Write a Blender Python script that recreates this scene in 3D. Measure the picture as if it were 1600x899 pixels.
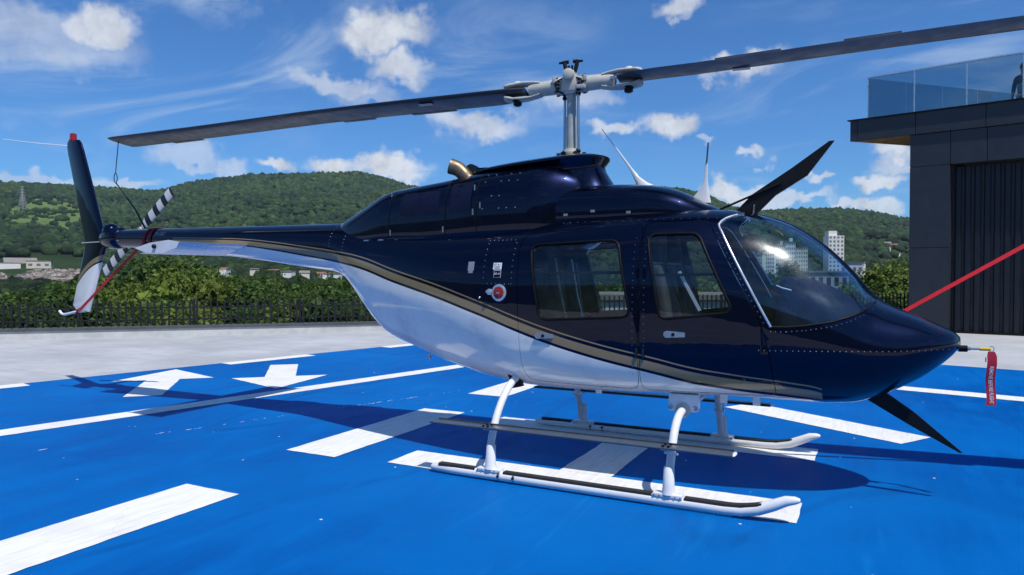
import bpy, bmesh, math, random
import numpy as np
from mathutils import Vector, Matrix

for _o in list(bpy.data.objects): bpy.data.objects.remove(_o)
SC = bpy.context.scene
COL = SC.collection
R = math.radians

# ------------------------------------------------------------------ camera
CAM = np.array([2.191, -5.382, 1.495]); YAW = 2.04136; PITCH = -0.01909; FPX = 1100.19
cam = bpy.data.cameras.new("camera"); camo = bpy.data.objects.new("camera", cam); COL.objects.link(camo)
cam.sensor_fit = 'HORIZONTAL'; cam.sensor_width = 36; cam.lens = FPX / 1600 * 36; cam.clip_start = .05; cam.clip_end = 30000
fwd = Vector((math.cos(YAW)*math.cos(PITCH), math.sin(YAW)*math.cos(PITCH), math.sin(PITCH)))
camo.location = CAM; camo.rotation_euler = fwd.to_track_quat('-Z', 'Y').to_euler()
SC.camera = camo

# ------------------------------------------------------------------ light and exposure
SUN_TO = Vector((.5, -.277, 1)).normalized()
SUN_EL = math.asin(SUN_TO.z); SUN_ROT = math.atan2(SUN_TO.x, SUN_TO.y)
sl = bpy.data.lights.new("sun", 'SUN'); sl.energy = 4.6; sl.angle = R(.53); sl.color = (1, .965, .91)
slo = bpy.data.objects.new("sun", sl); COL.objects.link(slo); slo.rotation_euler = SUN_TO.to_track_quat('Z', 'Y').to_euler(); slo.location = (20, -12, 40)
VS = SC.view_settings
SC.display_settings.display_device = 'sRGB'
VS.view_transform = 'Standard'; VS.look = 'None'; VS.exposure = 0.0; VS.gamma = 1.0; VS.use_curve_mapping = False
SC.render.engine = 'CYCLES'
SC.cycles.use_denoising = True
SC.cycles.max_bounces = 8; SC.cycles.transparent_max_bounces = 24; SC.cycles.caustics_reflective = False; SC.cycles.caustics_refractive = False
SC.cycles.sample_clamp_indirect = 6

class NT:
    """small helper for node trees"""
    def __init__(s, tree): s.t = tree; s.n = tree.nodes; s.l = tree.links; s.n.clear()
    def new(s, typ, **kw):
        n = s.n.new(typ)
        for k, v in kw.items(): setattr(n, k, v)
        return n
    def put(s, node, sock, v):
        i = node.inputs[sock]
        if isinstance(v, bpy.types.NodeSocket): s.l.new(v, i)
        elif v is not None: i.default_value = v
    def math(s, op, a, b=None, c=None, clamp=False):
        n = s.new('ShaderNodeMath', operation=op, use_clamp=clamp)
        s.put(n, 0, a); s.put(n, 1, b); s.put(n, 2, c)
        return n.outputs[0]
    def vmath(s, op, a, b=None, scale=None):
        n = s.new('ShaderNodeVectorMath', operation=op)
        s.put(n, 0, a); s.put(n, 1, b)
        if scale is not None: s.put(n, 3, scale)
        return n.outputs['Value'] if op in ('DOT_PRODUCT', 'LENGTH', 'DISTANCE') else n.outputs[0]
    def noise(s, vec, scale, detail=3, rough=.5, dist=0, out='Fac'):
        n = s.new('ShaderNodeTexNoise'); s.put(n, 'Vector', vec); s.put(n, 'Scale', scale); s.put(n, 'Detail', detail); s.put(n, 'Roughness', rough); s.put(n, 'Distortion', dist)
        return n.outputs[out]
    def vor(s, vec, scale, feature='F1', out='Distance'):
        n = s.new('ShaderNodeTexVoronoi', feature=feature); s.put(n, 'Vector', vec); s.put(n, 'Scale', scale); return n.outputs[out]
    def rng(s, v, a, b, c=0., d=1., smooth=True):
        n = s.new('ShaderNodeMapRange', interpolation_type='SMOOTHSTEP' if smooth else 'LINEAR', clamp=True)
        for i, x in enumerate((v, a, b, c, d)): s.put(n, i, x)
        return n.outputs[0]
    def mix(s, f, a, b):
        n = s.new('ShaderNodeMix', data_type='RGBA'); s.put(n, 0, f); s.put(n, 6, a); s.put(n, 7, b); return n.outputs[2]
    def xyz(s, v):
        n = s.new('ShaderNodeSeparateXYZ'); s.put(n, 0, v); return n.outputs
    def comb(s, x, y, z):
        n = s.new('ShaderNodeCombineXYZ'); s.put(n, 0, x); s.put(n, 1, y); s.put(n, 2, z); return n.outputs[0]
    def scalev(s, v, sc):
        n = s.new('ShaderNodeMapping'); s.put(n, 0, v); n.inputs['Scale'].default_value = sc; return n.outputs[0]
    def bump(s, h, strength=.3, dist=.01):
        n = s.new('ShaderNodeBump'); s.put(n, 'Height', h); s.put(n, 'Strength', strength); s.put(n, 'Distance', dist); return n.outputs[0]

# ------------------------------------------------------------------ world: clear sky with scattered cumulus and high cirrus
W = bpy.data.worlds.new("World"); SC.world = W; W.use_nodes = True
W.cycles.sampling_method = 'MANUAL'; W.cycles.sample_map_resolution = 512
w = NT(W.node_tree)
sky = w.new('ShaderNodeTexSky', sky_type='NISHITA', sun_disc=False, sun_elevation=SUN_EL, sun_rotation=SUN_ROT, altitude=100, air_density=1.0, dust_density=.35, ozone_density=3.2)
SKY_STRENGTH = .12
tc = w.new('ShaderNodeTexCoord').outputs['Generated']
dirv = w.vmath('NORMALIZE', tc)
dx, dy, dz = w.xyz(dirv)
# azimuth about the north of the place and elevation, in radians
fh = (math.cos(YAW), math.sin(YAW), 0); rh = (math.sin(YAW), -math.cos(YAW), 0)
az = w.math('ARCTAN2', w.vmath('DOT_PRODUCT', dirv, rh), w.vmath('DOT_PRODUCT', dirv, fh))
el = w.math('ARCSINE', dz)
P0 = w.comb(az, el, 0.)
n1 = w.noise(dirv, 9, 4, .62, out='Color'); n2 = w.noise(dirv, 30, 4, .6, out='Color')
off1 = w.vmath('SCALE', w.vmath('SUBTRACT', n1, (.5, .5, .5)), scale=.10)
off2 = w.vmath('SCALE', w.vmath('SUBTRACT', n2, (.5, .5, .5)), scale=.040)
Pw = w.vmath('ADD', P0, w.vmath('ADD', off1, off2))
def sky_dir(u, v):
    a = math.atan((u-800)/FPX); e = math.atan((449.5-v)/FPX*math.cos(a)) + PITCH*math.cos(a)
    return a, e
CLOUDS = [(165,52,52,30,.9),(60,50,120,34,.45),(90,85,110,30,.35),(600,46,66,30,.95),(632,100,56,24,.85),(520,122,70,18,.6),(560,140,60,15,.35),(750,185,76,22,.75),(700,178,40,14,.5),
 (528,255,46,20,1.),(612,262,62,24,1.),(630,282,44,16,.9),(435,260,30,12,.9),(285,242,44,22,.5),(345,262,34,16,.55),(300,262,30,10,.5),(190,292,50,9,.6),(60,278,90,9,.5),
 (1055,12,42,18,.8),(1150,116,60,23,.85),(1100,130,18,10,.5),(1035,201,44,22,.95),(962,204,36,14,.8),(1190,252,19,10,.7),(1148,306,46,18,.95),(1180,300,30,12,.7),(1288,285,14,8,.75),(1398,250,34,18,.95),(1405,272,40,10,.7),(1372,291,34,10,.95),
 (1310,320,26,9,.8),(1340,322,26,10,.85),(1375,326,26,9,.8),(1230,312,60,9,.7),(1100,228,20,8,.5),(1420,205,25,8,.5),(895,150,60,24,.5),(930,150,40,16,.4)]
cl = None; shade = None
for (u, v, ru, rv, st) in CLOUDS:
    a, e = sky_dir(u, v)
    d = w.vmath('LENGTH', w.scalev(w.vmath('SUBTRACT', Pw, (a, e, 0)), (FPX/ru/1.15, FPX/rv/1.15, 0)))
    m = w.math('MULTIPLY', w.rng(d, 1.08, .42), st)
    cl = m if cl is None else w.math('MAXIMUM', cl, m)
# cumulus outside the picture: the same kind of cloud from plain noise, low over the hills all round
nb = w.rng(w.noise(w.scalev(dirv, (1, 1, 2.6)), 5.5, 5, .6), .6, .72)
outside = w.rng(w.math('ABSOLUTE', az), .68, .9)
nb = w.math('MULTIPLY', w.math('MULTIPLY', nb, outside), w.rng(el, .9, .3, 0, .85))
cl = w.math('MAXIMUM', cl, nb)
# cirrus streaks
pl = w.vmath('SCALE', dirv, scale=1.0)
flat = w.comb(w.math('DIVIDE', dx, w.math('ADD', dz, .18)), w.math('DIVIDE', dy, w.math('ADD', dz, .18)), 0.)
ci = w.noise(w.scalev(flat, (.9, 1.7, 1)), 1.1, 6, .62, 1.6)
ci2 = w.noise(w.scalev(flat, (1, 1, 1)), .55, 4, .5)
ci = w.math('MULTIPLY', w.rng(ci, .46, .74), w.rng(ci2, .40, .62))
ci = w.math('MULTIPLY', ci, w.rng(el, .06, .22, .15, .62))
lit = w.noise(w.vmath('ADD', dirv, w.vmath('SCALE', off2, scale=.6)), 30, 5, .6)
body = w.rng(lit, .28, .62, .74, 1.0)
hs = w.new('ShaderNodeHueSaturation'); hs.inputs['Saturation'].default_value = 1.0; hs.inputs['Value'].default_value = 1.0
w.put(hs, 'Color', sky.outputs[0])
skyc = w.vmath('MULTIPLY', hs.outputs[0], (.34, .68, 1.06))
cw = w.new('ShaderNodeVectorMath', operation='SCALE'); cw.inputs[0].default_value = (6.6, 6.9, 7.4); w.put(cw, 3, body)
c1 = w.mix(ci, skyc, (4.6, 5.6, 7.0, 1))
c2 = w.mix(w.math('MULTIPLY', cl, .94, clamp=True), c1, cw.outputs[0])
bg = w.new('ShaderNodeBackground'); w.put(bg, 0, c2); bg.inputs[1].default_value = SKY_STRENGTH
wo = w.new('ShaderNodeOutputWorld'); w.l.new(bg.outputs[0], wo.inputs[0])

# ------------------------------------------------------------------ materials
MATS = {}
def material(name):
    m = bpy.data.materials.new(name); m.use_nodes = True; MATS[name] = m
    t = NT(m.node_tree); b = t.new('ShaderNodeBsdfPrincipled'); o = t.new('ShaderNodeOutputMaterial'); t.l.new(b.outputs[0], o.inputs[0])
    return m, t, b, o
def plain(name, col, rough=.5, metal=0., spec=.5, coat=0., vary=.12, scale=6., bump=0., emit=None):
    m, t, b, o = material(name)
    co = t.new('ShaderNodeTexCoord').outputs['Object']
    n = t.noise(co, scale, 5, .6)
    c = t.mix(t.rng(n, .25, .75), tuple(x*(1-vary) for x in col)+(1,), tuple(min(1, x*(1+vary)) for x in col)+(1,))
    t.put(b, 'Base Color', c)
    t.put(b, 'Roughness', t.rng(t.noise(co, scale*2.3, 4), .3, .7, max(.02, rough*.8), min(1, rough*1.2)))
    b.inputs['Metallic'].default_value = metal; b.inputs['Specular IOR Level'].default_value = spec
    b.inputs['Coat Weight'].default_value = coat; b.inputs['Coat Roughness'].default_value = .02; b.inputs['Coat IOR'].default_value = 1.42
    if bump: t.put(b, 'Normal', t.bump(t.noise(co, scale*8, 4), bump, .01))
    if emit: b.inputs['Emission Color'].default_value = emit+(1,); b.inputs['Emission Strength'].default_value = 1
    return m
NAVY = (.0002, .0026, .020); GOLD = (.30, .215, .11); WHITE = (.90, .87, .79)
STRIPE = [(-4.75,1.865),(-4.372,1.853),(-3.565,1.815),(-3.14,1.771),(-2.745,1.718),(-2.363,1.665),(-1.949,1.597),(-1.497,1.476),(-.989,1.351),(-.685,1.264),(-.466,1.199),(-.18,1.106),(.054,1.037),(.448,.940),(.866,.858),(1.16,.798),(1.404,.768),(1.746,.729),(1.9,.70),(1.99,.62),(2.1,.3)]
def livery(name, mode):
    m, t, b, o = material(name)
    co = t.new('ShaderNodeTexCoord').outputs['Object']
    x, y, z = t.xyz(co)
    if mode == 'body':
        fc = t.new('ShaderNodeFloatCurve')
        xa, xb, za, zb = -4.75, 2.1, .2, 2.0
        cu = fc.mapping.curves[0]
        pts = [((p[0]-xa)/(xb-xa), (p[1]-za)/(zb-za)) for p in STRIPE]
        cu.points[0].location = pts[0]; cu.points[1].location = pts[-1]
        for p in pts[1:-1]: cu.points.new(*p)
        for p in cu.points: p.handle_type = 'AUTO_CLAMPED'
        fc.mapping.update()
        t.put(fc, 'Value', t.math('DIVIDE', t.math('SUBTRACT', x, xa), xb-xa))
        g = t.math('ADD', t.math('MULTIPLY', fc.outputs[0], zb-za), za)
        d = t.math('SUBTRACT', z, g)
        k = t.rng(x, -4.6, -1.5, .55, 1.0)            # the bands narrow towards the tail
        d = t.math('DIVIDE', d, k)
        fade = t.math('LESS_THAN', x, 1.92); far = t.math('GREATER_THAN', x, -4.7)
    else:                                            # fin: bands slope down to the trailing edge
        d = t.math('SUBTRACT', z, t.math('ADD', t.math('MULTIPLY', t.math('ADD', x, 6.4), .55), 1.555))
        d = t.math('SUBTRACT', d, t.math('MULTIPLY', t.math('MULTIPLY', t.math('ADD', x, 6.17), t.math('ADD', x, 6.6)), -.6))
        fade = 1.0; far = 1.0
    band = t.math('COMPARE', d, 0.0, .031)
    line = t.math('COMPARE', d, .060, .005) if mode == 'body' else 0.0
    gold = t.math('MULTIPLY', t.math('MAXIMUM', band, line), t.math('MULTIPLY', fade, far))
    white = t.math('MULTIPLY', t.math('LESS_THAN', d, -.052), t.math('MULTIPLY', fade, far))
    if mode == 'body': white = t.math('MULTIPLY', white, t.math('GREATER_THAN', x, -4.66))
    dirt = t.noise(co, 3.2, 6, .65)
    whitec = t.mix(t.math('MULTIPLY', t.rng(dirt, .48, .78), .7), WHITE+(1,), (.62, .61, .57, 1))
    navyc = t.mix(t.rng(dirt, .3, .8), NAVY+(1,), tuple(c*1.25 for c in NAVY)+(1,))
    c = t.mix(white, t.mix(gold, navyc, GOLD+(1,)), whitec)
    t.put(b, 'Base Color', c)
    pale = t.math('MAXIMUM', white, gold); dark = t.math('SUBTRACT', 1.0, pale)      # navy is a metallic lacquer, the rest solid colour
    t.put(b, 'Metallic', t.math('MULTIPLY', dark, .85)); t.put(b, 'Roughness', t.math('ADD', t.math('MULTIPLY', t.rng(t.noise(co, 14, 5, .65), .45, .8), .05), t.math('ADD', t.math('MULTIPLY', dark, .18), .12)))
    b.inputs['Coat Weight'].default_value = .75; b.inputs['Coat IOR'].default_value = 1.4; t.put(b, 'Coat Roughness', t.rng(t.noise(co, 11, 5, .7), .45, .8, .012, .06)); t.put(b, 'Coat Normal', t.bump(t.math('ADD', t.noise(co, 2.4, 2, .4), t.math('MULTIPLY', t.noise(co, 7, 2, .5), .25)), .10, .02))
    t.put(b, 'Specular IOR Level', t.math('ADD', t.math('MULTIPLY', white, .25), .32))
    t.put(b, 'Normal', t.bump(t.math('ADD', t.noise(co, 2.4, 2, .4), t.math('MULTIPLY', t.noise(co, 7, 2, .5), .25)), .10, .02))
    return m
livery('livery_paint', 'body'); livery('fin_paint', 'fin')
plain('navy_paint', NAVY, .30, .85, coat=.75, spec=.34, vary=.12, scale=3)
plain('white_paint', (.74, .75, .75), .28, coat=.2, vary=.06, scale=9)
plain('mast_paint', (.36, .39, .38), .4, vary=.1, scale=12)
plain('rivet_metal', (.20, .21, .24), .4, .6, vary=.1)
plain('grip_paint', (.46, .45, .39), .4, coat=.05, vary=.1, scale=12)
plain('blade_grey', (.040, .041, .041), .38, vary=.2, scale=4)
plain('blade_edge', (.34, .35, .36), .35, .6, vary=.1)
plain('black_metal', (.006, .006, .007), .45, spec=.25, vary=.2)
plain('rubber', (.004, .004, .005), .5, spec=.16, vary=.2)
plain('grit_strip', (.022, .022, .024), .9, vary=.35, scale=60, bump=.5)
plain('steel', (.55, .56, .57), .25, .95, vary=.1)
plain('handle_metal', (.32, .38, .46), .35, .6, vary=.1)
plain('alu', (.70, .71, .72), .3, .8, vary=.08)
plain('exhaust_steel', (.17, .135, .09), .48, .8, vary=.35, scale=9)
plain('red_plastic', (.32, .010, .006), .18, vary=.1, coat=.4)
plain('red_strap', (.56, .008, .022), .75, vary=.15, scale=30)
plain('dark_red_strap', (.16, .004, .014), .8, vary=.25, scale=30)
plain('red_tag', (.44, .012, .035), .7, vary=.12, scale=40)
plain('text_white', (.8, .8, .8), .5, vary=.03)
plain('text_grey', (.32, .33, .36), .4, vary=.03)
plain('text_black', (.01, .01, .01), .5, vary=.03)
plain('step_metal', (.05, .07, .10), .35, vary=.1)
plain('placard_grey', (.20, .22, .26), .5, vary=.1)
plain('yellow_plastic', (.72, .45, .02), .4, vary=.1)
plain('cream_leather', (.55, .50, .42), .5, vary=.12, scale=7, bump=.15)
plain('cabin_trim', (.055, .058, .065), .6, vary=.2, scale=8)
plain('panel_cover', (.003, .006, .026), .6, spec=.2, vary=.25, scale=7)
plain('rope', (.02, .022, .025), .9, vary=.2)
plain('fence_black', (.006, .007, .008), .45, vary=.25)
plain('cladding', (.022, .028, .037), .42, vary=.08, scale=2)
plain('cladding_dark', (.008, .010, .013), .6, vary=.1, scale=2)
plain('door_sheet', (.004, .008, .016), .45, vary=.15, scale=3)
plain('wood_soffit', (.26, .13, .055), .55, vary=.35, scale=5)
plain('skin', (.42, .25, .17), .5, vary=.06)
plain('dark_cloth', (.012, .013, .02), .85, vary=.2)
plain('beige_cloth', (.42, .38, .31), .85, vary=.1)
plain('trouser_cloth', (.12, .115, .12), .85, vary=.1)
plain('hair', (.012, .009, .007), .6, vary=.2)
plain('render_white', (.72, .70, .66), .8, vary=.06, scale=.4)
plain('render_cream', (.60, .55, .44), .8, vary=.08, scale=.4)
plain('render_grey', (.38, .37, .35), .85, vary=.12, scale=.4)
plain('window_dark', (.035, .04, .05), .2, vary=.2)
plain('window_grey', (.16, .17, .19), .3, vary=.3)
plain('roof_tile', (.26, .11, .06), .85, vary=.25, scale=1.2)
plain('roof_grey', (.22, .20, .18), .85, vary=.25, scale=1.2)
plain('lattice_steel', (.30, .31, .32), .5, .5, vary=.1)
plain('bark', (.07, .05, .035), .9, vary=.3, scale=8, bump=.4)

def glass(name, tint, fres=1.0, ior=1.5):
    m, t, b, o = material(name); t.n.remove(b)
    tr = t.new('ShaderNodeBsdfTransparent'); tr.inputs[0].default_value = tint+(1,)
    gl = t.new('ShaderNodeBsdfGlossy'); gl.inputs['Roughness'].default_value = .012; gl.inputs['Color'].default_value = (1, 1, 1, 1)
    f = t.new('ShaderNodeFresnel'); f.inputs['IOR'].default_value = ior
    co = t.new('ShaderNodeTexCoord').outputs['Object']
    bn = t.bump(t.noise(co, 5, 2, .4), .03, .01); t.put(gl, 'Normal', bn)
    mx = t.new('ShaderNodeMixShader'); gm = t.new('ShaderNodeNewGeometry'); t.put(mx, 0, t.math('MULTIPLY', f.outputs[0], t.math('SUBTRACT', 1.0, gm.outputs['Backfacing']), clamp=True)); t.l.new(tr.outputs[0], mx.inputs[1]); t.l.new(gl.outputs[0], mx.inputs[2])
    g2 = t.new('ShaderNodeBsdfGlossy'); g2.inputs['Roughness'].default_value = .22; m2 = t.new('ShaderNodeMixShader')   # a film of dust
    t.put(m2, 0, t.math('MULTIPLY', t.math('SUBTRACT', 1.0, gm.outputs['Backfacing']), t.rng(t.noise(co, 9, 5, .7), .35, .75, .010, .050))); t.l.new(mx.outputs[0], m2.inputs[1]); t.l.new(g2.outputs[0], m2.inputs[2])
    t.l.new(m2.outputs[0], o.inputs[0]); return m
glass('door_glass', (.80, .84, .85), 1.0); glass('screen_glass', (.82, .91, .95), 1.0, 1.62); glass('chin_glass', (.10, .12, .16), 1.0); glass('rail_glass', (.60, .68, .72), 1.0, 1.6)

# ------------------------------------------------------------------ mesh building
class MB:
    def __init__(s): s.v = []; s.f = []
    def add(s, vs, fs):
        o = len(s.v); s.v += [tuple(map(float, p)) for p in vs]; s.f += [tuple(i+o for i in f) for f in fs]; return s
    def box(s, c, d, rz=0., rot=None):
        M = rot if rot is not None else Matrix.Rotation(rz, 3, 'Z'); c = Vector(c)
        vs = [c + M @ Vector((sx*d[0]/2, sy*d[1]/2, sz*d[2]/2)) for sx in (-1, 1) for sy in (-1, 1) for sz in (-1, 1)]
        return s.add(vs, [(0,1,3,2),(4,6,7,5),(0,4,5,1),(2,3,7,6),(0,2,6,4),(1,5,7,3)])
    def bevbox(s, c, d, b=.01, rz=0., rot=None):
        M = rot if rot is not None else Matrix.Rotation(rz, 3, 'Z'); c = Vector(c)
        bm = bmesh.new(); bmesh.ops.create_cube(bm, size=1)
        for q in bm.verts: q.co = Vector((q.co.x*d[0], q.co.y*d[1], q.co.z*d[2]))
        bmesh.ops.bevel(bm, geom=bm.edges[:], offset=b, segments=2, affect='EDGES', profile=.6)
        bm.verts.ensure_lookup_table()
        s.add([c + M @ q.co for q in bm.verts], [tuple(q.index for q in f.verts) for f in bm.faces]); bm.free(); return s
    def tube(s, path, r, n=10, cap=True, flat=None):
        path = [Vector(p) for p in path]; rs = list(r) if hasattr(r, '__len__') else [r]*len(path)
        t0 = (path[1]-path[0]).normalized()
        up = Vector((0, 0, 1)) if abs(t0.z) < .9 else Vector((1, 0, 0))
        nrm = (up - t0*up.dot(t0)).normalized(); vs = []
        for i, p in enumerate(path):
            t = (path[min(i+1, len(path)-1)]-path[max(i-1, 0)]).normalized()
            nrm = (nrm - t*nrm.dot(t)).normalized(); bn = t.cross(nrm)
            for k in range(n):
                a = 2*math.pi*k/n; ra, rb = (rs[i], rs[i]) if flat is None else (rs[i]*flat[0], rs[i]*flat[1])
                vs.append(p + nrm*math.cos(a)*ra + bn*math.sin(a)*rb)
        fs = [(i*n+k, i*n+(k+1) % n, (i+1)*n+(k+1) % n, (i+1)*n+k) for i in range(len(path)-1) for k in range(n)]
        if cap: fs += [tuple(range(n-1, -1, -1)), tuple((len(path)-1)*n+k for k in range(n))]
        return s.add(vs, fs)
    def loft(s, secs, cap=True):
        n = len(secs[0]); vs = [p for q in secs for p in q]
        fs = [(i*n+k, i*n+(k+1) % n, (i+1)*n+(k+1) % n, (i+1)*n+k) for i in range(len(secs)-1) for k in range(n)]
        if cap: fs += [tuple(range(n-1, -1, -1)), tuple((len(secs)-1)*n+k for k in range(n))]
        return s.add(vs, fs)
    def lathe(s, base, axis, prof, n=20):
        base = Vector(base); ax = Vector(axis).normalized(); u = ax.orthogonal().normalized(); q = ax.cross(u)
        return s.loft([[base + ax*h + (u*math.cos(2*math.pi*k/n)+q*math.sin(2*math.pi*k/n))*max(r, 1e-4) for k in range(n)] for h, r in prof])
    def prism(s, poly, a, b, ax=1):
        def P(p, t):
            v = [0, 0, 0]; o = [i for i in range(3) if i != ax]; v[o[0]], v[o[1]] = p; v[ax] = t; return v
        n = len(poly)
        return s.add([P(p, a) for p in poly]+[P(p, b) for p in poly], [tuple(range(n)), tuple(range(2*n-1, n-1, -1))]+[(k, n+k, n+(k+1) % n, (k+1) % n) for k in range(n)])
    def ball(s, c, r, n=12, m=8, sc=(1, 1, 1)):
        c = Vector(c); secs = []
        for i in range(m+1):
            a = math.pi*i/m - math.pi/2; rr = max(math.cos(a), 1e-3)*r
            secs.append([c + Vector((rr*math.cos(2*math.pi*k/n)*sc[0], rr*math.sin(2*math.pi*k/n)*sc[1], r*math.sin(a)*sc[2])) for k in range(n)])
        return s.loft(secs)
    def mesh(s, name):
        me = bpy.data.meshes.new(name); me.from_pydata(s.v, [], s.f); me.update()
        bm = bmesh.new(); bm.from_mesh(me); bmesh.ops.recalc_face_normals(bm, faces=bm.faces[:]); bm.to_mesh(me); bm.free(); return me
    def build(s, name, mat, parent=None, smooth=None, kind=None, label=None, loc=None):
        return link(name, s.mesh(name), mat, parent, smooth, kind, label, loc)
def link(name, me, mat, parent=None, smooth=None, kind=None, label=None, loc=None):
    o = bpy.data.objects.new(name, me); COL.objects.link(o)
    if mat is not None and not len(me.materials): me.materials.append(MATS[mat])
    if smooth:
        me.shade_smooth()
        if smooth < 180: me.set_sharp_from_angle(angle=R(smooth))
    if parent: o.parent = parent
    if loc is not None: o.location = loc
    if kind: o['kind'] = kind
    if label: o['label'] = label
    return o
def tag(o, label, cat, group=None):
    o['label'] = label; o['category'] = cat
    if group: o['group'] = group
    return o
def thing(name, label, cat, loc=(0, 0, 0), rz=0., group=None):
    o = bpy.data.objects.new(name, None); COL.objects.link(o); o.location = loc; o.rotation_euler = (0, 0, rz); o.empty_display_size = .3
    return tag(o, label, cat, group)
def copy_tree(o, parent=None):
    c = o.copy(); COL.objects.link(c); c.parent = parent
    for ch in o.children: copy_tree(ch, c)
    return c
def catmull(pts, n=8, closed=False):
    pts = [Vector(p) for p in pts]; out = []; m = len(pts)
    for i in range(m if closed else m-1):
        g = lambda k: pts[k % m] if closed else pts[max(0, min(m-1, k))]
        a, b, c, d = g(i-1), g(i), g(i+1), g(i+2)
        for k in range(n):
            t = k/n; out.append(.5*((2*b)+(c-a)*t+(2*a-5*b+4*c-d)*t*t+(3*b-a-3*c+d)*t**3))
    if not closed: out.append(pts[-1])
    return out
def text_mesh(txt, size, bold=False):
    cu = bpy.data.curves.new('lettering', 'FONT'); cu.body = txt; cu.size = size; cu.align_x = 'CENTER'; cu.align_y = 'CENTER'; cu.resolution_u = 2; cu.offset = .012*size if bold else 0
    o = bpy.data.objects.new('lettering', cu); COL.objects.link(o)
    me = bpy.data.meshes.new_from_object(o.evaluated_get(bpy.context.evaluated_depsgraph_get())); bpy.data.objects.remove(o); bpy.data.curves.remove(cu); return me

def pchip(xs, ys):
    xs=np.array(xs,float); ys=np.array(ys,float)
    o=np.argsort(xs); xs=xs[o]; ys=ys[o]
    h=np.diff(xs); d=np.diff(ys)/h; m=np.zeros_like(ys)
    for i in range(1,len(xs)-1):
        if d[i-1]*d[i]>0:
            w1=2*h[i]+h[i-1]; w2=h[i]+2*h[i-1]; m[i]=(w1+w2)/(w1/d[i-1]+w2/d[i])
    m[0]=d[0]; m[-1]=d[-1]
    def f(x):
        x=np.clip(np.asarray(x,float),xs[0],xs[-1])
        i=np.clip(np.searchsorted(xs,x)-1,0,len(xs)-2)
        t=(x-xs[i])/h[i]
        return ((1+2*t)*(1-t)**2*ys[i]+t*(1-t)**2*h[i]*m[i]+t*t*(3-2*t)*ys[i+1]+t*t*(t-1)*h[i]*m[i+1])
    return f
# fuselage stations: x, top z, bottom z, half width, z of greatest width, upper exponent, lower exponent
FUS=[(2.715,1.085,1.025,.02,1.055,2,2),(2.69,1.112,.99,.10,1.05,2,2),(2.62,1.15,.915,.195,1.04,2,2),(2.5,1.21,.815,.295,1.02,2.1,2),
 (2.3,1.295,.70,.41,.99,2.1,2.1),(2.2,1.365,.655,.45,.99,2.1,2.1),(2.1,1.495,.625,.485,1.0,2.1,2.2),(1.9,1.70,.615,.54,1.03,2.15,2.6),(1.7,1.84,.628,.58,1.06,2.3,3.2),
 (1.5,1.918,.635,.605,1.09,2.5,3.9),(1.3,1.958,.638,.617,1.12,2.7,4.4),(1.0,1.975,.635,.642,1.15,2.9,4.8),(.6,1.97,.622,.655,1.18,3.0,4.8),
 (.2,1.955,.605,.652,1.2,3.0,4.2),(-.2,1.93,.595,.63,1.24,2.8,3.4),(-.6,1.92,.625,.585,1.29,2.6,2.8),(-1.0,1.92,.69,.52,1.36,2.4,2.3),
 (-1.4,1.925,.81,.44,1.44,2.3,2.2),(-1.75,1.935,.925,.362,1.52,2.2,2.1),(-1.85,1.94,.985,.34,1.55,2.1,2.1),(-2.05,1.955,1.2,.297,1.62,2.05,2.05),(-2.25,1.975,1.42,.26,1.71,2,2),(-2.36,1.985,1.495,.245,1.74,2,2),
 (-2.86,1.99,1.565,.213,1.7775,2,2),(-3.85,2.0,1.68,.16,1.84,2,2),(-5.42,2.02,1.80,.11,1.91,2,2),(-6.0,2.025,1.825,.1,1.925,2,2)]
FX=[r[0] for r in FUS]
fzt,fzb,fw_,fzm,fnt,fnb=[pchip(FX,[r[k] for r in FUS]) for k in range(1,7)]
def fus_implicit(P,off=0.0):
    P=np.asarray(P,float);x,y,z=P[...,0],P[...,1],P[...,2]
    zm=fzm(x);w=np.maximum(fw_(x)-off,.004);up=z>=zm
    H=np.maximum(np.where(up,fzt(x)-off-zm,zm-fzb(x)-off),.004);n=np.where(up,fnt(x),fnb(x))
    return np.abs(y/w)**n+np.abs((z-zm)/H)**n-1
def fus_y(x,z):
    """half width of the skin at station x and height z"""
    zm=fzm(x);up=z>=zm
    H=np.where(up,fzt(x)-zm,zm-fzb(x));n=np.where(up,fnt(x),fnb(x))
    return fw_(x)*np.maximum(1-np.abs((z-zm)/H)**n,0)**(1/n)

# ------------------------------------------------------------------ the setting: roof deck, blue landing pad, markings, kerb
PA = R(12.5); eB = np.array([math.cos(PA), -math.sin(PA)]); eA = np.array([math.sin(PA), math.cos(PA)])
def ba(b, a): p = eB*b + eA*a; return (p[0], p[1])
KD = np.array([math.cos(R(44.3)), math.sin(R(44.3))]); KN = np.array([-KD[1], KD[0]]); K0 = np.array([-11.33, 7.24])
def kerb_pt(t, off=0.): p = K0 + KD*t + KN*off; return (p[0], p[1])

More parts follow.
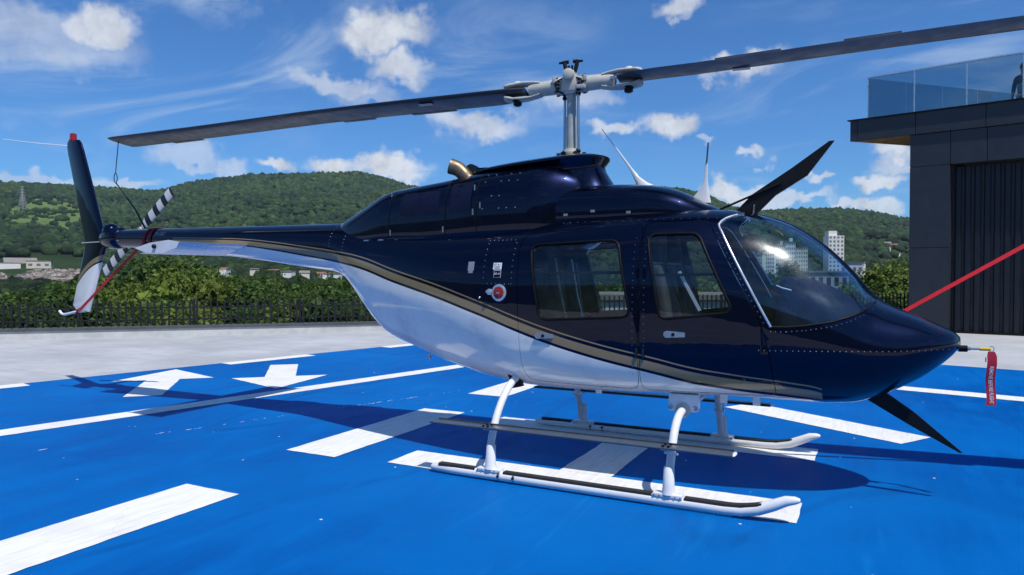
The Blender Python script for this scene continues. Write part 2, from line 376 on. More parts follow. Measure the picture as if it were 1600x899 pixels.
m, t, b, o = material('pad_blue')
co = t.new('ShaderNodeTexCoord').outputs['Object']
big = t.noise(co, .35, 5, .6); st = t.noise(t.scalev(co, (1.2, .35, 1)), 3.0, 7, .68); fine = t.noise(co, 90, 3, .6)
c = t.mix(t.rng(big, .3, .7), (.0002, .070, .29, 1), (.0002, .122, .41, 1))
c = t.mix(t.math('MULTIPLY', t.rng(st, .42, .70), .85), c, (.001, .118, .40, 1))
c = t.mix(t.math('MULTIPLY', t.rng(t.noise(t.scalev(co, (.6, 2.2, 1)), 2.2, 8, .7), .58, .8), .35), c, (.0005, .066, .29, 1))
stroke = t.rng(t.noise(t.scalev(co, (14, .6, 1)), 1.5, 5, .6), .35, .75)
c = t.mix(t.math('MULTIPLY', stroke, .3), c, (.0008, .118, .42, 1))
chip = t.math('MULTIPLY', t.math('LESS_THAN', t.vor(co, 5.5), .028), t.math('GREATER_THAN', t.noise(co, .9, 2), .57))
chip2 = t.math('MULTIPLY', t.math('GREATER_THAN', t.noise(t.scalev(co, (9, 26, 1)), 1.0, 6, .7), .775), t.math('GREATER_THAN', t.noise(co, .5, 2), .52))
c = t.mix(t.math('MAXIMUM', chip, chip2), c, (.55, .62, .68, 1))
scuff = t.math('MULTIPLY', t.rng(t.noise(t.scalev(co, (2.4, .25, 1)), 2.0, 8, .75, .6), .55, .72), t.rng(t.noise(co, .4, 3), .42, .62))
c = t.mix(t.math('MULTIPLY', scuff, .8), c, (.004, .165, .46, 1))
tyre = t.rng(t.math('ABSOLUTE', t.math('SUBTRACT', t.noise(t.scalev(co, (.35, .12, 1)), 1.0, 2, .4), .5)), .012, .002)
c = t.mix(t.math('MULTIPLY', tyre, t.math('MULTIPLY', t.rng(st, .35, .7), .5)), c, (.002, .05, .20, 1))
pits = t.math('LESS_THAN', t.vor(co, 38), .11)
c = t.mix(t.math('MULTIPLY', t.math('MULTIPLY', pits, t.rng(big, .4, .6)), .35), c, (.001, .06, .26, 1))
stain = t.rng(t.noise(co, 1.7, 6, .7, .8), .60, .74)
c = t.mix(t.math('MULTIPLY', stain, .32), c, (.004, .075, .23, 1))
t.put(b, 'Base Color', c); t.put(b, 'Roughness', t.rng(st, .2, .8, .42, .62)); b.inputs['Specular IOR Level'].default_value = .05
t.put(b, 'Normal', t.bump(t.math('ADD', fine, t.math('MULTIPLY', st, .6)), .18, .004))

m, t, b, o = material('marking_white')
co = t.new('ShaderNodeTexCoord').outputs['Object']
st = t.noise(t.scalev(co, (14, 1.5, 1)), 1.6, 7, .7, .4); bl = t.noise(co, 2.3, 6, .65)
c = t.mix(t.rng(st, .4, .8), (.78, .77, .75, 1), (.60, .585, .56, 1)); c = t.mix(t.math('MULTIPLY', t.rng(bl, .48, .75), .35), c, (.52, .50, .46, 1))
wear = t.math('MULTIPLY', t.math('GREATER_THAN', t.noise(t.scalev(co, (22, 9, 1)), 1.0, 7, .75), .66), t.rng(t.noise(co, 1.1, 3), .46, .62))
c = t.mix(t.math('MULTIPLY', wear, .6), c, (.20, .30, .48, 1))
c = t.mix(t.math('MULTIPLY', t.rng(t.noise(co, .8, 5, .7), .5, .75), .3), c, (.48, .44, .37, 1))
sc1 = t.math('LESS_THAN', t.math('ABSOLUTE', t.math('SUBTRACT', t.noise(t.scalev(co, (1, 1, 1)), 1.1, 3, .5), .5)), .004)
c = t.mix(t.math('MULTIPLY', sc1, .16), c, (.45, .41, .35, 1))
t.put(b, 'Base Color', c); b.inputs['Roughness'].default_value = .6; b.inputs['Specular IOR Level'].default_value = .3
t.put(b, 'Normal', t.bump(t.noise(co, 80, 3), .15, .004))

m, t, b, o = material('deck_concrete')
co = t.new('ShaderNodeTexCoord').outputs['Object']
bl = t.noise(co, .5, 6, .65); st = t.noise(t.scalev(co, (.7, 3.0, 1)), 1.6, 7, .68); fi = t.noise(co, 45, 4, .7)
c = t.mix(t.rng(bl, .3, .7), (.33, .34, .35, 1), (.48, .49, .50, 1)); c = t.mix(t.math('MULTIPLY', t.rng(st, .42, .70), .6), c, (.33, .33, .325, 1))
c = t.mix(t.math('MULTIPLY', t.rng(fi, .5, .8), .3), c, (.30, .30, .29, 1))
t.put(b, 'Base Color', c); b.inputs['Roughness'].default_value = .85; t.put(b, 'Normal', t.bump(fi, .2, .006))

plain('kerb_concrete', (.50, .51, .50), .85, vary=.14, scale=3, bump=.3)
plain('coping_dark', (.07, .075, .08), .7, vary=.2, scale=3, bump=.2)

def sheet(name, polys, z, mat, parent=None, kind=None):
    mb = MB()
    for p in polys:
        if mat == 'marking_white':               # hand-masked paint: edges wander by a few millimetres
            q_ = []
            for i in range(len(p)):
                a, b = np.array(p[i]), np.array(p[(i+1) % len(p)]); n_ = max(1, int(np.linalg.norm(b-a)/.06)); t_ = (b-a)/max(np.linalg.norm(b-a), 1e-6)
                for k in range(n_): q_.append(tuple(a+(b-a)*k/n_+np.array([-t_[1], t_[0]])*(random.gauss(0, .0022) if k else 0)))
            p = q_
        mb.add([(q[0], q[1], z) for q in p], [tuple(range(len(p)))])
    me = bpy.data.meshes.new(name); me.from_pydata(mb.v, [], mb.f); me.update()
    bm = bmesh.new(); bm.from_mesh(me)
    for f in bm.faces:
        if f.normal.z < 0: f.normal_flip()
    bm.to_mesh(me); bm.free()
    return link(name, me, mat, parent, kind=kind)

deck = MB().prism([kerb_pt(-22, .3), kerb_pt(48, .3), (45, 30), (45, -45), (-27, -45)], -10.2, 0, 2).build('deck_pavement', 'deck_concrete', kind='structure')
pad = sheet('landing_pad', [[ba(-7.93, 8.64), ba(8.5, 8.64), ba(8.5, -8.2), ba(-7.93, -8.2)]], .004, 'pad_blue', kind='structure')

fl = MB(); _r = random.Random(3)
for i in range(46):
    k = _r.betavariate(2, 1.6); cx, cy = -4.05+1.62*k+_r.gauss(0, .012), -1.95+4.35*k; l_, h_ = _r.uniform(.008, .04)*(1 if _r.random() < .3 else .4), _r.uniform(.003, .008); a_ = R(70)+_r.gauss(0, .25)
    u_, v_ = (math.cos(a_), math.sin(a_)), (-math.sin(a_), math.cos(a_))
    fl.add([(cx+u_[0]*l_*p+v_[0]*h_*q, cy+u_[1]*l_*p+v_[1]*h_*q, .0065) for p, q in ((-1, -.4), (-.2, -1), (1, -.3), (.7, .8), (-.6, 1))], [(0, 1, 2, 3, 4)])
for i in range(70):
    cx, cy = _r.uniform(-5, 4.5), _r.uniform(-3.2, 6.5); s_ = _r.uniform(.004, .016); a_ = _r.uniform(0, 6.28)
    fl.add([(cx+s_*math.cos(a_+k)*_r.uniform(.5, 1), cy+s_*math.sin(a_+k)*_r.uniform(.5, 1), .0065) for k in (0, 1.3, 2.6, 3.9, 5.1)], [(0, 1, 2, 3, 4)])
me = bpy.data.meshes.new('paint_chips'); me.from_pydata(fl.v, [], fl.f); me.update(); link('paint_chips', me, 'marking_white', pad, kind='stuff')
def quad_b(b0, b1, a0, a1): return [ba(b0, a0), ba(b1, a0), ba(b1, a1), ba(b0, a1)]
def marking(name, poly, label, cat, group=None):
    return tag(sheet(name, poly, .008, 'marking_white'), label, cat, group)
def hquad(x0, x1, y0, y1): return [(x0, y0), (x1, y0), (x1, y1), (x0, y1)]
def ell(x, y): return (x, y)
# the letter H (one outline, no overlaps)
marking('letter_marking', [hquad(-1.2, 1.81, -.89, -.475), hquad(.1, .51, -.475, .695), hquad(-1.2, 1.81, .695, 1.1)], 'large white painted H under the helicopter skids', 'pad letter')
# dashed triangle round the letter
dash = [('white stripe nearest the camera at the lower left corner', hquad(-2.12, -1.6, -3.95, -2.0)), ('white stripe left of the rear end of the near skid', hquad(-2.2, -1.68, -.96, 1.11)), ('white stripe half hidden behind the rear cross tube under the belly', hquad(-2.26, -1.74, 2.16, 4.1))]
for lab, q in dash: marking('triangle_stripe', [q], lab, 'pad marking', 'dashes of the triangle round the letter')
d2 = np.array([math.cos(R(-32)), math.sin(R(-32))]); n2 = np.array([-d2[1], d2[0]]); e2 = np.array([2.57, 1.84])
q = [tuple(e2+n2*.235), tuple(e2-n2*.235), tuple(e2-n2*.235-d2*2.0), tuple(e2+n2*.235-d2*2.0)]
marking('triangle_stripe', [q], 'white slanting stripe below the lower wire cutter beyond the far skid', 'pad marking', 'dashes of the triangle round the letter')
marking('border_line', [quad_b(-4.72, -4.42, -5.2, 3.55)], 'long white line on the tail side crossed by the tail boom shadow', 'pad marking')
marking('border_line', [quad_b(-3.0, 5.2, 5.35, 5.71)], 'thin white line beyond the nose behind the red tag', 'pad marking')
for lab, a0, a1 in (('white edge dash at the left end of the pad edge', -3.3, -1.63), ('white edge dash above the downward arrow', 1.2, 2.85), ('white edge dash beside the slanted rear belly', 4.62, 6.3)):
    marking('edge_dash', [quad_b(-7.931, -7.62, a0, a1)], lab, 'pad marking', 'dashes along the far pad edge')
def arrow(tip, ang, lab):
    d = np.array([math.cos(ang), math.sin(ang)]); n = np.array([-d[1], d[0]]); tip = np.array(tip)
    P = lambda s, w_: tuple(tip - d*s + n*w_)
    me = [[P(0, 0), P(1.12, .66), P(1.12, .215)] + [P(2.52, .215), P(2.52, -.215)] + [P(1.12, -.215), P(1.12, -.66)]]
    marking('arrow_marking', me, lab, 'pad arrow')
arrow((-7.46, 2.02), R(134), 'white arrow pointing away toward the pad edge under the tail shadow')
arrow((-4.68, 1.36), R(-47.5), 'white arrow pointing back toward the helicopter near the long line')

kerb = MB()
for off0, off1, z0, z1, nm, mt in ((0, .32, -.002, .195, 'kerb', 'kerb_concrete'), (-.03, .36, .195, .255, 'coping', 'coping_dark')):
    k = MB().prism([kerb_pt(-22, off0), kerb_pt(48, off0), kerb_pt(48, off1), kerb_pt(-22, off1)], z0, z1, 2)
    if nm == 'kerb': kerbo = tag(k.build('kerb_wall', mt), 'low pale concrete kerb along the edge of the deck', 'kerb')
    else: k.build('coping', mt, kerbo, label='dark grey coping on top of the kerb')

# fence: rails, posts and every picket
fx, fy = kerb_pt(-9, .2)
fence = thing('picket_fence', 'black metal picket fence on the kerb along the deck edge', 'fence', (fx, fy, 0), R(44.3))
L = 41.0
for z in (.40, .69): MB().box((L/2, 0, z), (L, .03, .035)).build('rail', 'fence_black', fence)
pk = MB(); pk.box((0, 0, .54), (.042, .022, .60)); pk.add([(-.021,-.011,.84),(.021,-.011,.84),(.021,.011,.84),(-.021,.011,.84),(0,0,.885)], [(0,1,4),(1,2,4),(2,3,4),(3,0,4)])
pkm = pk.mesh('picket')
for i in range(int(L/.155)):
    link('picket', pkm, 'fence_black', fence, loc=(.05+i*.155, -.028, 0))
pom = MB().bevbox((0, 0, .55), (.06, .06, .65), .006).mesh('post')
for i in range(int(L/2.48)): link('post', pom, 'fence_black', fence, loc=(.128+i*2.48, .035, 0))

# ------------------------------------------------------------------ the hangar
HP = np.array([4.16, 15.335])
hang = thing('hangar', 'dark clad hangar with a flat overhanging roof at the right', 'hangar', (HP[0], HP[1], 0), -PA)
# local: x along the front, y into the building
def hp(name, mb, mat, smooth=None): return mb.build(name, mat, hang, smooth)
g = .012
for x0, x1, z0, z1 in [(-1.11, -.21, 0, 2.17), (-1.11, -.21, 2.17, 4.25), (-1.11, -.21, 4.25, 5.08), (-.21, .56, 4.25, 5.08), (.56, 1.36, 4.25, 5.08), (1.36, 2.16, 4.25, 5.08), (2.16, 2.96, 4.25, 5.08), (2.96, 3.76, 4.25, 5.08), (3.76, 5.36, 4.25, 5.08), (5.36, 6.96, 4.25, 5.08), (6.2, 6.96, 0, 4.25)]:
    hp('wall_panel', MB().bevbox(((x0+x1)/2, .05, (z0+z1)/2), (x1-x0-g, .1, z1-z0-g), .004), 'cladding')
hp('wall_core', MB().prism([(-1.09, .1), (-.23, .1), (-.23, 1.2), (-.05, 1.2), (-.05, 9), (6.9, 9), (6.9, 11), (4, 11)], .01, 5.08, 2), 'cladding_dark')
hp('lintel_core', MB().box((3.35, .3, 4.665), (7.1, .4, .82)), 'cladding_dark')
for x0, x1 in [(-2.54, -2.36), (-2.36, -.98), (-.98, .53), (.53, 2.04), (2.04, 3.55), (3.55, 5.06), (5.06, 7.0)]:
    hp('fascia_panel', MB().bevbox(((x0+x1)/2, -.01, 5.36), (x1-x0-g, .08, .55), .004), 'cladding')
sd = (math.cos(R(57)), math.sin(R(57)))
roof = [(-2.53, .04), (7.0, .04), (7.0, 12), (-2.53+sd[0]*14.4, .04+sd[1]*14.4)]
hp('roof_slab', MB().prism(roof, 5.12, 5.63, 2), 'cladding_dark')
hp('soffit', MB().prism([(-2.49, .045), (-1.1, .045), (-1.1, .1), (6.9, 11), (-2.49+sd[0]*13.4, .045+sd[1]*13.4)], 5.085, 5.118, 2), 'wood_soffit')
hp('roof_edge_trim', MB().box((2.2, -.03, 5.645), (9.6, .16, .02)), 'black_metal')
dr = hp('sliding_door', MB().box((3.0, .34, 2.11), (6.38, .04, 4.2)), 'cladding_dark')
for i in range(31):
    x = -.14 + i*.205
    MB().prism([(x, .32), (x+.03, .285), (x+.12, .285), (x+.15, .32)], .03, 4.2, 2).build('door_rib', 'door_sheet', dr)
hp('door_sill', MB().box((3.0, .3, .03), (6.3, .1, .06)), 'black_metal')
hp('door_jamb', MB().box((-.235, .22, 2.12), (.05, .24, 4.24)), 'cladding')
rail = thing('glass_railing', 'frameless glass railing along the hangar roof terrace', 'railing', (HP[0], HP[1], 0), -PA)
for i, (x0, x1) in enumerate([(-2.14, -1.04), (-1.04, .11), (.11, 1.25), (1.25, 2.4), (2.4, 3.55), (3.55, 4.7), (4.7, 5.85)]):
    MB().box(((x0+x1)/2, .12, 6.21), (x1-x0-.03, .012, 1.08)).build('pane', 'rail_glass', rail)
    MB().box((x1, .12, 6.20), (.028, .03, 1.12)).build('post', 'alu', rail)
MB().box((1.85, .12, 6.775), (8.0, .045, .035)).build('top_rail', 'alu', rail)
MB().box((-2.14, .12, 6.2), (.02, .03, 1.12)).build('end_post', 'alu', rail)
MB().box((1.85, .12, 5.66), (8.0, .05, .03)).build('base_channel', 'alu', rail)
for i in range(4):
    c0 = Vector((-2.14, .13, 6.21)); d = Vector((sd[0], sd[1], 0)); c1 = c0 + d*(1.3*i+.65)
    MB().box(c1, (1.27, .012, 1.08), R(57)).build('pane', 'rail_glass', rail)
# ------------------------------------------------------------------ the helicopter: origin on the ground under the mast, nose along +x
heli = thing('helicopter', 'navy and white light helicopter with gold stripe parked on skids', 'helicopter')
XS = sorted(set([2.715, 2.708, 2.70, 2.69, 2.675, 2.655, 2.62] + list(np.arange(2.58, -2.2501, -.06)) + [-2.25]))
NS = 72
def fus_section(x, off=0., n=NS):
    zm = float(fzm(x)); w_ = max(float(fw_(x))-off, .004); a, b = max(float(fzt(x))-off-zm, .004), max(zm-float(fzb(x))-off, .004); nt, nb = float(fnt(x)), float(fnb(x))
    out = []
    for k in range(n):
        t = 2*math.pi*k/n; c, s = math.cos(t), math.sin(t); e = nt if s >= 0 else nb
        out.append((x, w_*math.copysign(abs(c)**(2/e), c), zm + (a if s >= 0 else b)*math.copysign(abs(s)**(2/e), s)))
    return out
def fus_loft(x0, x1, off=0., n=NS, step=.06):
    xs = [x for x in XS if x0 < x < x1] + [x0, x1]
    return [fus_section(x, off, n) for x in sorted(set(xs))]
def fus_grad(P):
    P = np.asarray(P, float); e = 1.5e-4; G_ = np.zeros_like(P)
    for k in range(3):
        d = np.zeros(3); d[k] = e
        G_[:, k] = fus_implicit(P+d)-fus_implicit(P-d)
    return G_/np.maximum(np.linalg.norm(G_, axis=1), 1e-9)[:, None]
def skin_normals(me):
    """smooth normals of the lofted skin on every face that lies on it"""
    nv = len(me.vertices); co = np.zeros(nv*3); me.vertices.foreach_get('co', co); co = co.reshape(-1, 3)
    G_ = fus_grad(co); nl = len(me.loops); vi = np.zeros(nl, int); me.loops.foreach_get('vertex_index', vi)
    npol = len(me.polygons); pn = np.zeros(npol*3); me.polygons.foreach_get('normal', pn); pn = pn.reshape(-1, 3)
    lt = np.zeros(npol, int); me.polygons.foreach_get('loop_total', lt); pl = np.repeat(np.arange(npol), lt)
    n = G_[vi]; d = (n*pn[pl]).sum(1); out = pn[pl].copy()
    out[d > .86] = n[d > .86]; out[d < -.86] = -n[d < -.86]
    me.shade_smooth(); me.normals_split_custom_set([tuple(v) for v in out])
def tmp(mb, name='cutter'):
    o = bpy.data.objects.new(name, mb.mesh(name)); COL.objects.link(o); return o
def booled(base, ops):
    for op, o in ops:
        md = base.modifiers.new('b', 'BOOLEAN'); md.operation = op; md.solver = 'EXACT'; md.object = o
    dg = bpy.context.evaluated_depsgraph_get(); me = bpy.data.meshes.new_from_object(base.evaluated_get(dg)); base.modifiers.clear(); return me
def skin_y(x, z, off=0.): return float(fus_y(x, z))+off
def grow(poly, d):
    c = np.mean(np.array(poly), 0); out = []; n = len(poly); P = np.array(poly)
    area = .5*sum(P[i][0]*P[(i+1) % n][1]-P[(i+1) % n][0]*P[i][1] for i in range(n)); sg = 1 if area > 0 else -1
    for i in range(n):
        a, b, c_ = P[i-1], P[i], P[(i+1) % n]
        n1 = np.array([(b-a)[1], -(b-a)[0]]); n1 /= np.linalg.norm(n1); n2_ = np.array([(c_-b)[1], -(c_-b)[0]]); n2_ /= np.linalg.norm(n2_)
        m_ = (n1+n2_); m_ /= max(np.dot(m_, m_)/2, .25)
        out.append(tuple(b + sg*d*m_))
    return out
def rounded(poly, r=.04, n=5):
    out = []; m_ = len(poly)
    for i in range(m_):
        a, b, c = Vector(poly[i-1]), Vector(poly[i]), Vector(poly[(i+1) % m_])
        ra = min(r, (a-b).length*.45, (c-b).length*.45); p = b+(a-b).normalized()*ra; q_ = b+(c-b).normalized()*ra
        for k in range(n+1):
            t_ = k/n; out.append(tuple(p*(1-t_)**2 + b*2*t_*(1-t_) + q_*t_*t_))
    return out
REAR_WIN = rounded([(-.085,1.705),(.585,1.728),(.695,1.205),(.015,1.166)], .06)
FRONT_WIN = rounded([(.812,1.763),(1.135,1.766),(1.378,1.25),(.918,1.196)], .05)
SCREEN = [(1.622,1.154),(1.717,1.154),(1.829,1.166),(1.976,1.191),(2.084,1.227),(2.157,1.263),(2.223,1.312),(2.26,1.36),(2.26,2.1),(1.42,2.1),(1.40,1.945),(1.36,1.91),(1.295,1.88),(1.262,1.835)]
REAR_DOOR = rounded([(-.2,1.80),(.757,1.866),(.757,.68),(-.16,.68)], .09)
FRONT_DOOR = rounded([(.769,1.866),(1.19,1.868),(1.42,1.447),(1.56,1.18),(1.61,1.0),(1.655,.69),(.769,.68)], .06)

solid = tmp(MB().loft(fus_loft(-2.25, 2.715)), 'solid')
cavity = tmp(MB().loft(fus_loft(-.5, 2.45, .03)), 'cavity')
def both(poly, y0=.03, y1=1.2):
    a = MB().prism(poly, -y1, -y0); b = MB().prism(poly, y0, y1); mm = MB(); mm.add(a.v, a.f); mm.add(b.v, b.f); return tmp(mm)
rw, fw2, sc_, rd, fd = both(REAR_WIN, .2), both(FRONT_WIN, .2), both(SCREEN, .022), both(grow(REAR_DOOR, .002), .2), both(grow(FRONT_DOOR, .002), .2)
shell_me = booled(solid, [('DIFFERENCE', cavity)])
shell = bpy.data.objects.new('shell', shell_me); COL.objects.link(shell)
fme = booled(shell, [('DIFFERENCE', rd), ('DIFFERENCE', fd), ('DIFFERENCE', sc_)]); fme.materials.clear(); skin_normals(fme)
fus = link('fuselage', fme, 'livery_paint', heli)
pane_shell = MB(); a_ = MB().loft(fus_loft(-.45, 2.6, .004, NS)); pane_shell.add(a_.v, a_.f); b_ = MB().loft(fus_loft(-.44, 2.59, .009, NS)); pane_shell.add(b_.v, [f[::-1] for f in b_.f])
pso = tmp(pane_shell, 'pane_shell')
bm = bmesh.new(); bm.from_mesh(pso.data)
# outward outer skin, inward inner skin
half = len(a_.v); bm.verts.ensure_lookup_table()
bmesh.ops.recalc_face_normals(bm, faces=[f for f in bm.faces if f.verts[0].index < half]); inn = [f for f in bm.faces if f.verts[0].index >= half]
bmesh.ops.recalc_face_normals(bm, faces=inn); bmesh.ops.reverse_faces(bm, faces=inn); bm.to_mesh(pso.data); bm.free()
def side_prism(poly, s, y0, y1): return tmp(MB().prism(poly, s*y0, s*y1))
def frame_path(poly, s, off=.004, step=.03, closed=True):
    out = []; m_ = len(poly)
    for i in range(m_ if closed else m_-1):
        a, b = np.array(poly[i]), np.array(poly[(i+1) % m_]); k = max(1, int(np.linalg.norm(b-a)/step))
        for j in range(k):
            p = a+(b-a)*j/k; out.append((p[0], s*(skin_y(*p)+off), p[1]))
    out.append(out[0] if closed else (poly[-1][0], s*(skin_y(*poly[-1])+off), poly[-1][1])); return out
temps = [solid, cavity, rw, fw2, sc_, rd, fd, shell, pso]
for s in (-1, 1):
    near = s < 0
    for nm, dpoly, wpoly, wc in (('rear_door', REAR_DOOR, REAR_WIN, rw), ('front_door', FRONT_DOOR, FRONT_WIN, fw2)):
        pr = side_prism(grow(dpoly, -.0025), s, .2, 1.2); temps.append(pr)
        me = booled(shell, [('INTERSECT', pr), ('DIFFERENCE', wc)]); me.materials.clear(); skin_normals(me)
        d = link(nm, me, 'livery_paint', heli)
        pp = side_prism(grow(wpoly, .006), s, .2, 1.2); temps.append(pp)
        pm = booled(pso, [('INTERSECT', pp)]); pm.materials.clear(); skin_normals(pm)
        link('window_pane', pm, 'door_glass', d)
        MB().tube(frame_path(grow(wpoly, .010), s, .001), .010, 8, False).build('window_frame', 'rubber', d, 60)
        hx, hz = (.054, 1.04) if nm == 'rear_door' else (1.017, 1.086)
        hp_ = [(hx-.052+.025*math.cos(t_), hz+.024*math.sin(t_)) for t_ in np.linspace(R(70), R(290), 9)] + [(hx+.068, hz-.015), (hx+.068, hz+.015)]
        y_ = skin_y(hx, hz)
        hh = MB().prism(hp_, s*(y_+.002), s*(y_+.016)).build('door_handle', 'handle_metal', d)
        MB().lathe((hx-.01, s*(y_+.015), hz), (0, s, 0), [(0, .012), (.005, .012), (.006, .008)], 12).build('door_lock', 'black_metal', d)
        # a slim drip rail over the window and a hinge pair
        for hz2 in (.95, 1.5):
            hx2 = .752 if nm == 'rear_door' else .8
            MB().bevbox((hx2, s*(skin_y(hx2, hz2)+.004), hz2), (.02, .012, .07), .003).build('hinge', 'navy_paint', d)
    # windscreen half
    pr = side_prism(grow(SCREEN, .006), s, .020, 1.2); temps.append(pr)
    pm = booled(pso, [('INTERSECT', pr)]); pm.materials.clear(); skin_normals(pm)
    ws = link('windscreen', pm, 'screen_glass', heli)
    edge = [SCREEN[0], (1.442, 1.4945), SCREEN[-1], SCREEN[-2], SCREEN[-3]]
    MB().tube(catmull(frame_path(edge, s, .003, .05, False), 2), .0085, 8).build('trim', 'alu', ws, 60)
    low = SCREEN[:7]
    MB().tube(catmull(frame_path(low, s, .001, .05, False), 2), .008, 8).build('seal', 'rubber', ws, 60)
for o_ in temps: bpy.data.objects.remove(o_)
# door bars seen inside the near panes
for s in (-1, 1):
    pth = [(x, s*(skin_y(x, 1.49)-.02), 1.49+.02*(x-1)) for x in np.linspace(.86, 1.27, 6)]
    MB().tube(pth, .009, 6).build('window_bar', 'black_metal', heli)
    pth = [(x, s*(skin_y(x, 1.5)-.02), 1.5+.015*x) for x in np.linspace(-.06, .64, 8)]
    MB().tube(pth, .009, 6).build('window_bar', 'black_metal', heli)
    MB().box((1.10, s*.585, 1.38), (.02, .012, .30), rot=Matrix.Rotation(R(-28), 3, 'Y')).build('sliding_vent_strip', 'white_paint', heli)
# centre post of the windscreen
cp = []
for x in np.linspace(1.38, 2.26, 22): cp.append((x, 0, float(fzt(x))-.008))
MB().tube(cp, .02, 8, flat=(.6, 1.2)).build('windscreen_post', 'navy_paint', heli, 60)

# tail boom, gearbox, tail cone
bx = [-2.252, -2.36, -2.5, -2.86, -3.3, -3.85, -4.4, -5.0, -5.42, -5.75, -5.9]
bo = MB().loft([fus_section(x, 0., 40) for x in bx]).build('tail_boom', 'livery_paint', heli, 60)
MB().lathe((-5.72, 0, 1.925), (-1, 0, 0), [(0, .104), (.04, .125), (.12, .135), (.22, .132), (.32, .105), (.40, .05), (.42, .01)], 28).build('tail_gearbox_cover', 'navy_paint', heli, 180)
MB().ball((-5.9, -.04, 2.0), .1, 16, 10).build('gearbox_blister', 'navy_paint', bo, 180)
MB().tube([(-5.66, -.105, 1.89), (-6.02, -.05, 1.885), (-6.5, -.028, 1.88)], .006, 6).build('seam_strip', 'grip_paint', bo)
# vertical fin
FIN = [(3.16,-6.565,-6.805),(3.11,-6.515,-6.825),(3.02,-6.48,-6.81),(2.7,-6.355,-6.715),(2.26,-6.19,-6.585),(2.0,-6.09,-6.51),(1.88,-6.045,-6.48),(1.75,-6.09,-6.51),(1.58,-6.17,-6.57),(1.40,-6.245,-6.64),(1.2,-6.33,-6.71),(1.11,-6.37,-6.74),(1.03,-6.40,-6.65)]
def foil(le, te, z, th, n=12):
    c = te-le; up = []
    for k in range(n+1):
        t_ = .5*(1-math.cos(math.pi*k/n)); up.append((le+c*t_, th*(1.9*math.sqrt(max(t_, 0))*(1-t_)+.04*(t_ > .01)), z))
    return up + [(x, -y, z) for x, y, z in up[::-1][1:-1]]
fin = MB().loft([foil(le, te, z, .042 if 1.1 < z < 3.1 else .03) for z, le, te in FIN]).build('tail_fin', 'fin_paint', heli, 50)
MB().lathe((-6.69, 0, 3.155), (0, 0, 1), [(0, .05), (.015, .05), (.015, .04), (.085, .038), (.095, .028)], 18).build('beacon_light', 'red_plastic', fin, 40)
MB().tube([(-6.80, 0, 3.105), (-7.4, 0, 3.185), (-8.25, 0, 3.315)], [.006, .005, .003], 6).build('trailing_antenna', 'text_white', fin)
MB().tube(catmull([(-6.5, 0, 1.04), (-6.7, 0, 1.018), (-6.9, 0, .985), (-6.97, 0, .99), (-7.02, 0, 1.025)], 4), .016, 8).build('tail_bumper', 'white_paint', fin, 60)
# horizontal stabiliser
def stab_sec(y, le=-3.50, te=-4.05, zl=1.795, zt_=1.69, th=.03):
    out = []; n = 10
    for k in range(n+1):
        t_ = .5*(1-math.cos(math.pi*k/n)); out.append((le+(te-le)*t_, y, zl+(zt_-zl)*t_ + .012*math.sqrt(t_)*(1-t_)))
    for k in range(n-1, 0, -1):
        t_ = .5*(1-math.cos(math.pi*k/n)); out.append((le+(te-le)*t_, y, zl+(zt_-zl)*t_ - th*2.2*math.sqrt(t_)*(1-t_)))
    return out
stab = MB().loft([stab_sec(y) for y in (-.985, -.6, -.13, .13, .6, .985)]).build('stabiliser', 'white_paint', heli, 40)
for s in (-1, 1):
    tp = MB().prism([(-4.10, 1.745), (-3.88, 1.79), (-3.62, 1.812), (-3.47, 1.79), (-3.5, 1.74), (-3.70, 1.69), (-3.95, 1.70)], s*.986, s*1.0).build('end_plate', 'white_paint', stab)
    MB().ball((-3.80, s*1.012, 1.755), .022, 12, 8).build('navigation_light', 'black_metal', stab, 180)
# boom joint rivets and other rivet rows: too small and many to pick apart
rv = MB()
def rivet(x, z, s=-1, r=.0045, off=.0):
    y = s*(skin_y(x, z)+off); c = Vector((x, y, z)); n_ = Vector(fus_grad([(x, y, z)])[0]); u_ = n_.orthogonal().normalized(); v_ = n_.cross(u_)
    rv.add([c+u_*r, c+v_*r, c-u_*r, c-v_*r, c+n_*r*.8], [(0,1,4),(1,2,4),(2,3,4),(3,0,4)])
for s in (-1, 1):
    for x in np.arange(1.55, 2.66, .034): rivet(x, 1.0+.015*(x-1.6)+.012*max(0, x-2.3), s)
    for i in range(len(SCREEN[:7])-1):
        a, b = np.array(SCREEN[i]), np.array(SCREEN[i+1])
        for k in np.arange(0, 1, .03/np.linalg.norm(b-a)): p = a+(b-a)*k; rivet(p[0], p[1]-.03, s)
    for z in np.arange(1.18, 1.8, .035): rivet(1.622-.36*(z-1.154)/.681-.03, z, s)
    for x in (-2.18, -2.36):
        for z in np.arange(1.56, 1.95, .032): rivet(x, z, s)
    for x in np.arange(-2.36, -2.17, .03): rivet(x, 1.95, s); rivet(x, 1.555, s)
    for z in np.arange(1.42, 1.76, .045):
        rivet(-.50, z, s); rivet(-.24, z, s)
    for x in np.arange(-.5, -.23, .04): rivet(x, 1.76, s); rivet(x, 1.42, s)
    for x in np.arange(-1.15, -.35, .028): rivet(x, 1.10-.12*(x+1.15), s, .003)
    for x in np.arange(-4.2, -2.4, .028): rivet(x, 1.915+.012*(-x-2.4), s, .003)
    for z in np.arange(.8, 1.8, .05): rivet(.72, z, s, .004); rivet(.80, z, s, .004)
    for x in np.arange(.0, 1.6, .045): rivet(x, .66+.02*x, s, .004)
    for x in np.arange(.1, 1.25, .06): rivet(x, 1.885, s, .004)
rv.build('rivets', 'rivet_metal', heli, kind='stuff')
